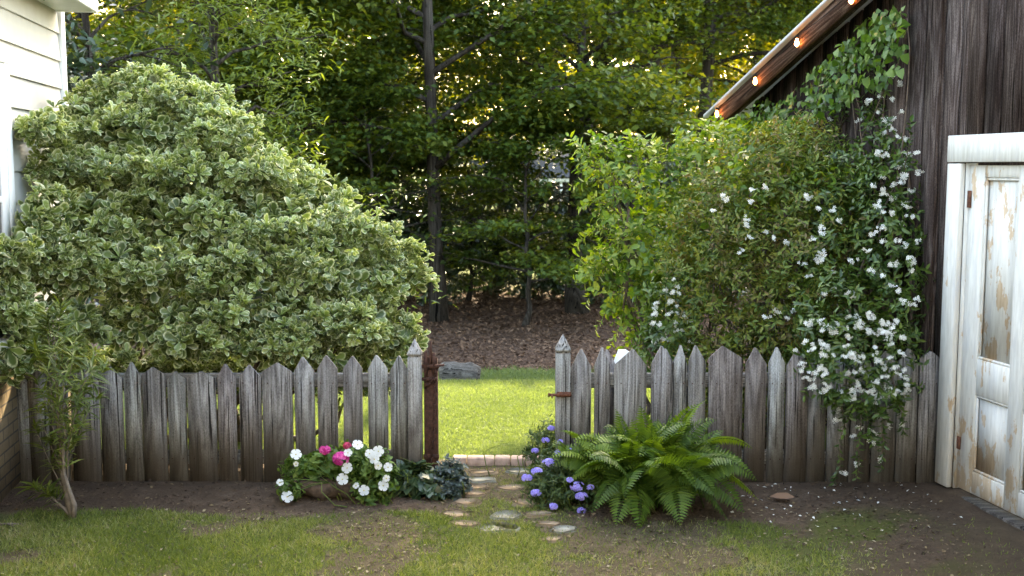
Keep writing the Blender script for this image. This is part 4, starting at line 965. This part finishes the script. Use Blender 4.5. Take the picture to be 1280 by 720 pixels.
# white vinca / petunia round it
lb = [lobe(466, 588, YT + .08, 24, 22, .10), lobe(460, 608, YT + .05, 18, 14, .09), lobe(480, 602, YT + .05, 14, 16, .07), lobe(442, 574, YT + .14, 22, 12, .08), lobe(370, 586, YT + .12, 12, 16, .06), lobe(362, 612, YT + .04, 12, 8, .06), lobe(466, 622, YT + .02, 20, 7, .06)]
wp, P, N = plant('white_petunia', 'white-flowered petunia spilling around the dark trough', 'flower', lb, at(458, 605, YT + .05), 900, ((6, .034, .020, L_OVAL), dict(length=.05, phi=(50, 85))), 'geran')
o0 = np.array(wp.location); hs = []
for (px, py, r) in ((370,568,.034),(350,603,.022),(359,621,.038),(447,556,.034),(435,566,.026),(473,564,.034),(462,567,.028),(468,574,.03),(473,582,.026),(434,585,.034),(428,599,.036),(455,613,.033),(479,607,.034),(485,584,.028),(483,598,.022),(445,607,.02),(370,580,.016)):
    c = at(px, py, YT - .07 + rng.uniform(-.02, .02)); hs.append(c); m = MB(); flower(m, c, np.array([rng.normal(0, .35), -1, .45 + rng.normal(0, .25)]), r, 5, 0, .95); m.tube(np.array([c + (0, .001, 0), c + np.array([0, .025, -.02])]), [.006, .002], 5, .5, 1)
    d = np.array([0, -.004, .001]); m.tube(np.array([c + d * .5, c + d * 1.5]), .004, 6, .5, 2)
    m.build('flower', [M_['white'], M_['geran'], M_['yellow']], wp, origin=c).location = tuple(c - o0)
stalks(wp, hs, o0)
# dark leaved plant and blue-grey plant at the left gate post
Yp = 6.80
plant('dark_leaf_plant', 'low plant with dark glossy round leaves below the left gate post', 'plant', [lobe(520, 605, Yp, 26, 22, .12), lobe(540, 615, Yp - .05, 22, 18, .10), lobe(512, 622, Yp - .05, 18, 12, .08), lobe(505, 592, Yp + .05, 12, 12, .06)], at(522, 625, Yp), 620, ((5, .052, .046, L_HEART), dict(length=.02, phi=(50, 85))), 'begonia')
plant('blue_leaf_plant', 'blue-grey mounded plant at the left side of the gateway', 'plant', [lobe(562, 595, Yp, 17, 22, .10), lobe(570, 610, Yp - .05, 14, 16, .09), lobe(556, 612, Yp - .06, 16, 16, .08)], at(562, 622, Yp), 1500, ((7, .028, .018, L_OVAL), dict(length=.03, phi=(45, 85))), 'blueleaf')
def phlox(label, lobes, base, heads):
    r_, P, N = plant('phlox', label, 'flower', lobes, base, 950, ((8, .034, .010, L_LANCE), dict(length=.07, phi=(45, 85))), 'phloxleaf'); o0 = np.array(r_.location); hs = []
    for (px, py, Y, r) in heads:
        c = at(px, py, Y); hs.append(c); m = MB(); d = rdir(int(9 + r * 300), .4); d[:, 1] -= .6; d = unit(d)
        for q in d: flower(m, c + q * r * np.array([1.0, .7, .55]), q + np.array([0, -.3, .2]), .0125, 5, 0, .85)
        m.build('flower_head', M_['lav'], r_, origin=c).location = tuple(c - o0)
    stalks(r_, hs, o0, 'phloxleaf')
Yx = 6.62
phlox('lavender phlox in bloom in front of the fern, right of the path', [lobe(700, 605, Yx, 36, 24, .14), lobe(722, 622, Yx - .08, 34, 22, .12), lobe(680, 600, Yx, 20, 16, .09), lobe(690, 625, Yx - .06, 26, 14, .09), lobe(715, 585, Yx + .08, 28, 20, .10)], at(705, 630, Yx),
      [(658,597,Yx-.1,.030),(671,589,Yx-.1,.030),(686,578,Yx-.05,.036),(670,616,Yx-.15,.028),(691,633,Yx-.2,.026),(722,608,Yx-.2,.042),(727,620,Yx-.22,.034),(727,638,Yx-.2,.022),(700,566,Yx-.02,.028),(713,564,Yx-.02,.022),(738,609,Yx-.2,.018),(712,600,Yx-.2,.016)])
phlox('small phlox with few lavender blooms left of the right gate post', [lobe(683, 555, 7.12, 18, 22, .09), lobe(676, 568, 7.10, 14, 14, .08)], at(682, 580, 7.15), [(689,535,7.02,.018),(682,550,7.0,.020),(669,563,7.0,.018),(700,552,6.95,.014)])
# vine sprig hanging from the house eave
p, _, _ = h_on(40, 5, .2); m = MB(); hp = thing('vine_sprig', 'small yellow-green vine sprig hanging from the house eave', 'vine', (p[0], p[1], HZE + .02))
q = np.array([(0, 0, .05), (.0, -.01, -.02), (.01, -.02, -.09)]); m.tube(q, .003, 5); m.build('stem', M_['twig'], hp)
m = MB(); P = rng.normal(0, 1, (26, 3)) * np.array([.06, .05, .04]) + np.array([0, -.02, -.02]); leaves(m, P, rng.normal(0, .6, (26, 3)) + np.array([0, -.3, -1]), rng.normal(0, .5, (26, 3)) + np.array([.5, -1, .5]), .06, .045, L_HEART); m.build('foliage', M_['privet'], hp)
# fallen leaf and stick
c = gnd(976, 627); m = MB(); leaves(m, np.array([[-.07, 0, .012]]), np.array([[1, -.25, .0]]), np.array([[0, -.2, 1.0]]), .15, .07, dict(t=np.array([(0,0,0),(.3,0,-.05),(.65,0,-.06),(1,0,.05),(.3,.4,.10),(.7,.42,.13),(.3,-.4,.04),(.7,-.42,.05)]), f=L_FULL['f'], e=L_FULL['e']), .8)
o = m.build('fallen_leaf', M_['dry'], None); o.location = (c[0], c[1], float(gz(c[0], c[1])) + .012); tag(o, 'large curled brown leaf lying on bare soil right of the fern', 'leaf')
c = gnd(8, 659); m = MB(); m.tube(np.array([(-.07, 0, .01), (0, .01, .014), (.08, .02, .01)]), [.008, .007, .004], 6); m.tube(np.array([(0, .01, .012), (.06, -.03, .012)]), [.005, .003], 5)
o = m.build('stick', M_['pale_twig'], None); o.location = (c[0], c[1], float(gz(c[0], c[1]))); tag(o, 'pale broken stick on the ground at the left edge', 'stick')

# ------------------------------------------------------------------ grass, litter
def scatter(n, x0, x1, y0, y1, maskf, thr=None):
    x = rng.uniform(x0, x1, n); y = rng.uniform(y0, y1, n); k = rng.random(n) < maskf(x, y); return x[k], y[k]
def grass(name, label, n, rect, maskf, hh, ww, mat, tone=None, perblade=1):
    x, y = scatter(n, *rect, maskf); k = len(x); m = MB(); P = np.column_stack([x, y, gz(x, y) - .004])
    A = rng.normal(0, .5, (k, 3)); A[:, 2] = rng.uniform(.35, 1.1, k); Nn = rng.normal(0, 1, (k, 3)); Nn[:, 2] = .2
    h = hh * rng.uniform(.5, 1.3, k) * (.55 + .45 * maskf(x, y))
    r = np.clip(fbm(x, y, 2.0, 77, 3) * 1.1 - .15 + rng.normal(0, .22, k), 0, 1) if tone is None else np.clip(tone + rng.normal(0, .25, k), 0, 1)
    leaves(m, P, A, Nn, h, ww, dict(t=np.array([(0,.5,0),(0,-.5,0),(.55,.35,-.02),(.55,-.35,-.02),(1,0,-.18)]), f=[(0,1,3,2),(2,3,4)], e=np.zeros(5)), r)
    o = m.build(name, mat, None); tag(o, label, 'grass', None, 'stuff'); return k
g1 = grass('front_grass', 'patchy short grass of the front yard', 210000, (-2.9, 2.7, 4.9, 7.5), lambda x, y: .85 * np.where((y > 6.7) & (np.abs(x + .03) > .42), 0, m_grass(x, y) ** 1.2), .042, .0046, M_['grass'])
g2 = grass('back_lawn_grass', 'bright mown lawn grass beyond the gateway', 150000, (-3.0, 2.2, 7.62, 10.6), lambda x, y: m_grass(x, y), .034, .0050, M_['lawn'])
g3 = grass('far_grass', 'shaded grass strip below the leaf-strewn bank', 40000, (-3.2, 3.0, 13.0, 15.2), lambda x, y: m_grass(x, y), .06, .012, M_['lawn'], .2)  # tree shade put into a darker blade tone
print('blades', g1, g2, g3)
def flakes(name, label, n, rect, maskf, size, mat, dz=.004, flat=.35):
    x, y = scatter(n, *rect, maskf); k = len(x); m = MB(); P = np.column_stack([x, y, gz(x, y) + dz + rng.random(k) * size * .25]); A = rng.normal(0, 1, (k, 3)); A[:, 2] *= .25
    Nn = rng.normal(0, flat, (k, 3)); Nn[:, 2] = 1; s = size * rng.uniform(.5, 1.4, k); leaves(m, P, A, Nn, s, s * rng.uniform(.35, .7, k), L_RHOMB); o = m.build(name, mat, None); tag(o, label, 'leaf litter', None, 'stuff')
flakes('leaf_litter', 'brown fallen leaves covering the woodland bank', 60000, (-6, 7, 14.3, 23), lambda x, y: m_litter(x, y), .062, M_['dry'])
flakes('bed_litter', 'dry leaf bits scattered on the soil beds', 6500, (-3.1, 2.6, 5.2, 7.0), lambda x, y: (1 - m_grass(x, y)) * sstep(5.4, 6.3, y) * .8, .024, M_['soilbits'])
flakes('fallen_petals', 'pale petals strewn on dark soil below the jasmine', 150, (1.3, 2.6, 5.9, 6.98), lambda x, y: sstep(5.9, 6.7, y) * .8, .022, M_['cream'])
flakes('thatch', 'pale dry grass bits in the worn turf', 4500, (-2.8, 2.4, 5.0, 6.5), lambda x, y: .35 + .4 * (1 - m_grass(x, y)) * (x < 1.2), .022, M_['debris'], .003, .5)

# ------------------------------------------------------------------ sun direction (used to leave the light gap over the lawn)
SUN_AZ = math.radians(7); SUN_EL = math.radians(31)
SD = np.array([math.sin(SUN_AZ) * math.cos(SUN_EL), math.cos(SUN_AZ) * math.cos(SUN_EL), math.sin(SUN_EL)])   # towards the sun
def lawn_gap(P):                # True where foliage would stand in the light that reaches the lawn
    t = P[:, 2] / SD[2]; x = P[:, 0] - SD[0] * t; y = P[:, 1] - SD[1] * t
    return (np.abs(x + .5) < 2.0) & (y > 7.95) & (y < 10.45) & (P[:, 1] > 12)
def view_gap(P):                # sight line to the house up the hill
    d = P - CAM; dep = d @ FW; px = 640 + F * (d @ RT) / dep; py = 360 - F * (d @ UP) / dep
    return (px > 684) & (px < 718) & (py > 221) & (py < 253) & (P[:, 1] < 42)

# ------------------------------------------------------------------ trees
def make_tree(base, Ht, crown0, R, nl, nleaf, L, W, tpl, mats, seed, tr=.16, lean=(0, 0), fork=None, flat=.32, ztop_view=6.5, keepf=None, bend=.15, low_bare=True, prof=None, spread=.28, droop=-.1, gap=.40):
    g = np.random.default_rng(seed); wood = MB(); leaf = MB(); n = 12
    t = np.linspace(0, 1, n); base = np.array(base, float)
    def trunk(b, top, r0, r1, w):
        q = b + (top - b) * np.linspace(0, 1, n)[:, None]; wv = np.cumsum(g.normal(0, w / n, (n, 3)), axis=0); wv[:, 2] = 0; wv[0] = 0; return q + wv, np.linspace(r0, r1, n)
    leaders = []
    if fork is None:
        q, r = trunk(base, base + np.array([lean[0], lean[1], Ht]), tr, tr * .22, bend * 4); r[0] *= 1.45; r[1] *= 1.05; wood.tube(q, r, 10, g.random(), wob=.05); leaders = [(q, r, crown0 / Ht)]
    else:
        zf, tips = fork; q, r = trunk(base, base + np.array([lean[0], lean[1], zf]), tr, tr * .85, bend); r[0] *= 1.4; wood.tube(q, r, 10, g.random(), wob=.05)
        for (dx, dy) in tips:
            q2, r2 = trunk(q[-1], q[-1] + np.array([dx, dy, Ht - zf]), tr * .72, tr * .18, bend * 3); wood.tube(q2, r2, 9, g.random(), wob=.05); leaders.append((q2, r2, .05))
    Ps, Ls = [], []
    for (q, r, s0_) in leaders:
        kk = nl // len(leaders)
        for i in range(kk):
            s = s0_ + (0.98 - s0_) * (i + g.random()) / kk; p = np.array([np.interp(s, t, q[:, a]) for a in range(3)]); rr = np.interp(s, t, r)
            az = i * 2.4 + g.uniform(-.5, .5); u = (s - s0_) / (1 - s0_); pf = (1 - .75 * u) * (.75 + .5 * g.random()) if prof is None else prof(u) * (.75 + .5 * g.random())
            Lb = R * pf; el = math.radians(g.uniform(2, 32) + 30 * u); d = np.array([math.cos(az) * math.cos(el), math.sin(az) * math.cos(el), math.sin(el)])
            e = p + d * Lb; b = curve_pts(p, e, (g.normal(0, .06) * Lb, g.normal(0, .06) * Lb, .06 * Lb), 7, .02 * Lb); b[:, 2] += droop * Lb * np.linspace(0, 1, 7) ** 2
            if keepf is not None and lawn_gap(b).any() and not (lawn_gap(b).sum() <= 1 and u < .2): continue
            wood.tube(b, np.linspace(min(rr * .55, .07), .008, 7), 6, g.random(), cap=False)
            nt_ = max(4, int(Lb * 3.2))
            for j in range(nt_):
                v = g.uniform(.22, 1.0); o = np.array([np.interp(v, np.linspace(0, 1, 7), b[:, a]) for a in range(3)]); az2 = az + g.uniform(-1.25, 1.25); l2 = Lb * g.uniform(.16, .38) * (1.15 - .4 * v) + .15
                e2 = o + np.array([math.cos(az2) * l2, math.sin(az2) * l2, g.uniform(-.35, .42) * l2]); wood.tube(np.array([o, (o + e2) / 2 + (0, 0, .02), e2]), [.011, .008, .004], 4, .5, cap=False)
                Ps.append(np.vstack([o + (e2 - o) * g.uniform(.2, 1.1, (1, 1)) for _ in range(3)])); Ls.append(np.full(3, l2))
    P = np.vstack(Ps); hi = P[:, 2] > ztop_view
    per = max(1, int(1.5 * nleaf / max(1, (~hi).sum())))
    def put(C, per, sc):
        if len(C) == 0: return
        tone = np.repeat(np.clip(g.normal(.5, .2, len(C)), 0, 1), per); C = np.repeat(C, per, 0); k = len(C); Q = C + g.normal(0, 1, (k, 3)) * np.array([spread, spread, spread * flat])
        if keepf is not None:
            ok = keepf(Q, g) & ((fbm(Q[:, 0] + .4 * Q[:, 1], Q[:, 2] * 1.25 + .2 * Q[:, 1], 1.0, seed, 2) > gap) | (g.random(k) < .12)); Q, tone = Q[ok], tone[ok]; k = len(Q)
        A = g.normal(0, 1, (k, 3)); A[:, 2] = A[:, 2] * .35 - .25; Nn = g.normal(0, .42, (k, 3)); Nn[:, 2] += 1; s = sc * g.uniform(.65, 1.25, k)
        leaves(leaf, Q, A, Nn, L * s, W * s, tpl, np.clip(tone + g.normal(0, .2, k), 0, 1))
    put(P[~hi], per, 1.0); put(P[hi], max(3, per // 3), 2.0)
    return wood, leaf
def keep_all(Q, g): return ~(view_gap(Q)) & ~(lawn_gap(Q) & (g.random(len(Q)) < .985)) & (Q[:, 2] > gz(Q[:, 0], Q[:, 1]) + .05) & ~((((Q - s0) @ sn) < .35) & (((Q - s0) @ su) < 5)) & ~(((Q-h0)@hn < .4) & ((Q-h0)@hu < HA1 + .3))
def tree(name, label, cat, px, Y, mat, group=None, **kw):
    X = (px - 640) / F * Y * 1.01; b = np.array([X, Y, float(gz(X, Y)) - .05]); root = thing(name, label, cat, b, group)
    w, l = make_tree(b, keepf=keep_all, mats=None, **kw)
    w.build('trunk', M_['bark'], root, True, origin=b).location = (0, 0, 0); l.build('crown', M_[mat], root, origin=b).location = (0, 0, 0)
    return root
TG = 'trees of the wood beyond the lawn'
d = dict(L=.125, W=.085, tpl=L_RHOMB, flat=.55)
tree('broadleaf_tree', 'straight dark-trunked tree in the middle, rooted at the top of the leaf-strewn bank', 'tree', 549, 19.9, 'maple', TG, Ht=17, crown0=2.6, R=3.9, nl=46, nleaf=17000, seed=1, gap=.33, tr=.128, lean=(-.5, .5), bend=.03, **d)
tree('broadleaf_tree', 'short leafy tree whose dark trunk stands at the right end of the bank', 'tree', 722, 20.6, 'maple', TG, Ht=7.2, crown0=3.0, R=2.6, nl=26, nleaf=8000, seed=2, tr=.17, lean=(.4, .6), **d)
tree('broadleaf_tree', 'big forked tree with two dark limbs right of centre', 'tree', 730, 26, 'maple', TG, Ht=18, crown0=2.5, R=4.2, nl=44, nleaf=7440, seed=3, tr=.24, fork=(3.6, ((-1.6, .5), (2.6, .6))), **d)
tree('broadleaf_tree', 'slim straight tree between the forked tree and the barn roof', 'tree', 812, 30, 'maple2', TG, Ht=19, crown0=5.0, R=3.6, nl=36, nleaf=6820, seed=4, tr=.17, lean=(.2, 0), **d)
tree('broadleaf_tree', 'slender dark tree just left of the leaning one near the barn roof', 'tree', 838, 34, 'maple2', TG, Ht=19, crown0=5.6, R=3.6, nl=34, nleaf=5580, seed=5, tr=.18, **d)
tree('broadleaf_tree', 'slightly leaning thick dark tree nearest the barn roof edge', 'tree', 864, 28, 'maple', TG, Ht=18, crown0=4.8, R=3.6, nl=40, nleaf=7440, seed=6, tr=.19, lean=(.9, 0), **d)
tree('broadleaf_tree', 'tall leafy tree left of the middle trunk, above the variegated bush', 'tree', 400, 24, 'maple', TG, Ht=18, crown0=1.8, R=4.0, nl=48, nleaf=20000, seed=7, tr=.17, **d)
tree('broadleaf_tree', 'dense leafy tree left of centre with low drooping sprays', 'tree', 348, 21, 'maple', TG, Ht=16, crown0=1.6, R=3.8, nl=48, nleaf=20000, seed=8, tr=.15, **d)
tree('broadleaf_tree', 'leafy tree whose crown rises over the bush at the left', 'tree', 262, 25, 'maple', TG, Ht=18, crown0=1.8, R=4.2, nl=48, nleaf=18000, seed=9, tr=.18, **d)
tree('broadleaf_tree', 'yellowish tree behind the house corner at far left', 'tree', 120, 27, 'maple2', TG, Ht=17, crown0=1.5, R=4.5, nl=46, nleaf=14000, seed=10, tr=.18, **d)
tree('broadleaf_tree', 'bright yellow-green tree over the barn roof at right', 'tree', 985, 31, 'maple2', TG, Ht=18, crown0=2.5, R=4.6, nl=46, nleaf=8680, seed=12, tr=.18, **d)
tree('broadleaf_tree', 'leafy tree behind the middle trunk, to its right', 'tree', 622, 25, 'maple', TG, Ht=18, crown0=4.6, R=3.6, nl=42, nleaf=8060, seed=13, tr=.15, lean=(.3, 0), **d)
tree('broadleaf_tree', 'leafy tree behind the middle trunk, to its left', 'tree', 485, 29, 'maple', TG, Ht=19, crown0=2.4, R=4.2, nl=46, nleaf=9300, seed=14, tr=.17, **d)
u = dict(L=.105, W=.07, tpl=L_RHOMB, flat=.16, spread=.24, droop=-.22)
tree('understory_tree', 'small layered tree with flat pale-green sprays over the bank, right of the middle trunk', 'tree', 655, 19.2, 'maple', TG, Ht=3.6, crown0=.8, R=2.2, nl=22, nleaf=11000, seed=21, tr=.05, **u)
tree('understory_tree', 'small layered tree with low sprays at the right end of the bank', 'tree', 790, 19.8, 'maple', TG, Ht=4.2, crown0=.9, R=2.0, nl=22, nleaf=10000, seed=22, tr=.05, **u)
tree('understory_tree', 'small dark layered tree between the bush and the middle trunk', 'tree', 470, 19.5, 'maple', TG, Ht=4.6, crown0=.9, R=2.0, nl=24, nleaf=10000, seed=23, tr=.05, **u)
tree('understory_tree', 'small tree behind the middle trunk filling the dark hollow', 'tree', 585, 22.5, 'maple', TG, Ht=3.4, crown0=.5, R=2.3, nl=22, nleaf=9000, seed=24, tr=.05, **u)
lv = dict(L=.13, W=.055, tpl=L_LANCE, spread=.22, flat=.7)
tree('glossy_evergreen', 'grey-green glossy evergreen right behind the house corner', 'tree', 140, 12.2, 'laurel', TG, Ht=6.0, crown0=.8, R=1.5, nl=40, nleaf=6500, seed=31, tr=.08, ztop_view=5.0, **lv)
tree('narrow_leaf_tree', 'fine narrow-leaved tree rising just behind the top of the bush', 'tree', 262, 13.2, 'sapling', TG, Ht=7.0, crown0=1.0, R=1.7, nl=44, nleaf=9000, seed=32, tr=.08, ztop_view=5.0, L=.11, W=.024, tpl=L_LANCE, spread=.22, flat=.6, droop=-.3)
# dark undergrowth at the back of the bank
for i, (px, Y, w, h, lab) in enumerate(((480, 27, 120, 215, 'tall dark undergrowth shrub behind the left side of the middle trunk'), (395, 22.5, 120, 150, 'dark undergrowth shrub left of the middle trunk'), (500, 22.2, 90, 140, 'dark undergrowth shrub close behind the middle trunk'), (592, 23.6, 95, 135, 'dark undergrowth shrub in the hollow right of the middle trunk'), (672, 23.0, 95, 130, 'dark undergrowth shrub under the layered sprays'), (755, 22.8, 100, 150, 'dark undergrowth shrub at the right end of the bank'), (860, 23.2, 130, 180, 'dark undergrowth shrub behind the yellow-green shrub'))):
    k = F / Y; base = np.array([(px - 640) / F * Y, Y, 0]); z = float(gz(base[0], Y)); hh = h / k
    lb = [(base + np.array([rng.normal(0, w / k * .42), rng.normal(0, .4), z + hh * rng.uniform(.15, .85)]), np.array([w / k * .42, .7, hh * .26])) for _ in range(11)]
    shrub('undergrowth_shrub', lab, 'shrub', lb, base, 42, ((7, .11, .07, L_RHOMB), dict(length=.25, phi=(45, 85))), 'laurel', 8, lo=.4)
# far sunlit trees (copies of three prototypes)
protos = []
FG = 'far sunlit trees'
far = [(-21, 50, .95), (-14, 46, 1.0), (-8.5, 52, .9), (-3.5, 47, 1.05), (6.5, 52, .95), (10, 47, 1.0), (14, 50, .9), (19, 46, 1.0), (24, 54, .95), (-27, 58, 1.1), (-17, 62, 1.1), (-6, 64, 1.1), (2.5, 68, 1.0), (9, 66, 1.15), (17, 64, 1.1), (28, 62, 1.1)]
for i, (x, y, s) in enumerate(far):
    z = float(gz(x, y)) - .1
    if i < 3:
        root = thing('far_tree', 'sunlit yellow-green tree deep in the wood, glimpsed between nearer trunks', 'tree', (x, y, z), FG)
        w, l = make_tree((0, 0, 0), 15, 1.2, 4.6, 44, 15000, .24, .17, L_RHOMB, None, 50 + i, tr=.2, ztop_view=9, spread=.5)
        w.build('trunk', M_['bark'], root, True); l.build('crown', M_['farleaf'], root); protos.append(root)
    else:
        src = protos[i % 3]; root = src.copy(); COL.objects.link(root); root.location = (x, y, z)
        for ch in src.children:
            c = ch.copy(); COL.objects.link(c); c.parent = root
        root.rotation_euler = (0, 0, i * 1.3)
    root.scale = (s, s, s)
# house up the hill
hx = at(702, 240, 44)[0]; hz = float(gz(hx, 44))
hr = thing('distant_house', 'dark house with grey roof and white porch post seen through the trees', 'house', (hx, 44.5, hz))
m = MB(); m.box((-4.5, 1.2, -.3), (4.5, 6, 1.72), .5); m.build('wall', M_['barn'], hr)
zr = at(702, 226, 44)[2] - hz; m = MB(); m.prism([(-.2, zr + .1), (-.2, zr + .18), (3.4, zr + 1.9), (7, zr + .18), (7, zr + .1), (3.4, zr + 1.78)], -4.9, 4.9, lambda v: np.column_stack([v[:, 2], v[:, 0], v[:, 1]])); m.build('roof', M_['shingle'], hr)
m = MB(); m.box((-4.8, -.12, zr - .06), (4.8, -.06, zr + .09)); m.build('fascia', M_['trim'], hr)
for x in (-4.4, -2.2, 0, 2.2, 4.4):
    m = MB(); m.bbox((x - .05, -.05, -.3), (x + .05, .05, zr - .06), .01); m.build('porch_post', M_['trim'], hr)
m = MB(); m.box((-4.7, -.2, -.5), (4.7, 1.2, -.02)); m.build('porch_floor', M_['rail'], hr)

# ------------------------------------------------------------------ light, sky, camera
w = bpy.data.worlds.new('World'); scene.world = w; w.use_nodes = True; nt = w.node_tree; bg = nt.nodes['Background']
sky = nt.nodes.new('ShaderNodeTexSky'); sky.sky_type = 'NISHITA'; sky.sun_disc = False; sky.sun_elevation = SUN_EL; sky.sun_rotation = SUN_AZ
sky.dust_density = 3.0; sky.air_density = 1.0; sky.ozone_density = .6
nt.links.new(sky.outputs[0], bg.inputs[0]); bg.inputs[1].default_value = .15
sl = bpy.data.lights.new('sun', 'SUN'); sl.energy = 2.2; sl.angle = math.radians(.6); sl.color = (1, .90, .74)
so = bpy.data.objects.new('sun', sl); COL.objects.link(so); so.rotation_euler = Vector((-SD[0], -SD[1], -SD[2])).to_track_quat('-Z', 'Y').to_euler()
cd = bpy.data.cameras.new('camera'); cam = bpy.data.objects.new('camera', cd); COL.objects.link(cam)
cam.location = (0, 0, H); cam.rotation_euler = (PI / 2 - TH, 0, 0); cd.sensor_width = 36; cd.lens = F / 1280 * 36; cd.clip_end = 2000; cd.clip_start = .05
cd.dof.use_dof = True; cd.dof.focus_distance = 7.1; cd.dof.aperture_fstop = 3.6
scene.camera = cam
scene.view_settings.view_transform = 'Standard'; scene.view_settings.look = 'None'; scene.view_settings.exposure = 3.8; scene.view_settings.gamma = 1
scene.view_settings.use_white_balance = True; scene.view_settings.white_balance_temperature = 8000; scene.view_settings.white_balance_tint = 5
scene.render.engine = 'CYCLES'
cy = scene.cycles; cy.use_denoising = True; cy.max_bounces = 8; cy.diffuse_bounces = 3; cy.transmission_bounces = 4; cy.glossy_bounces = 2; cy.sample_clamp_indirect = .35; cy.caustics_reflective = False; cy.caustics_refractive = False
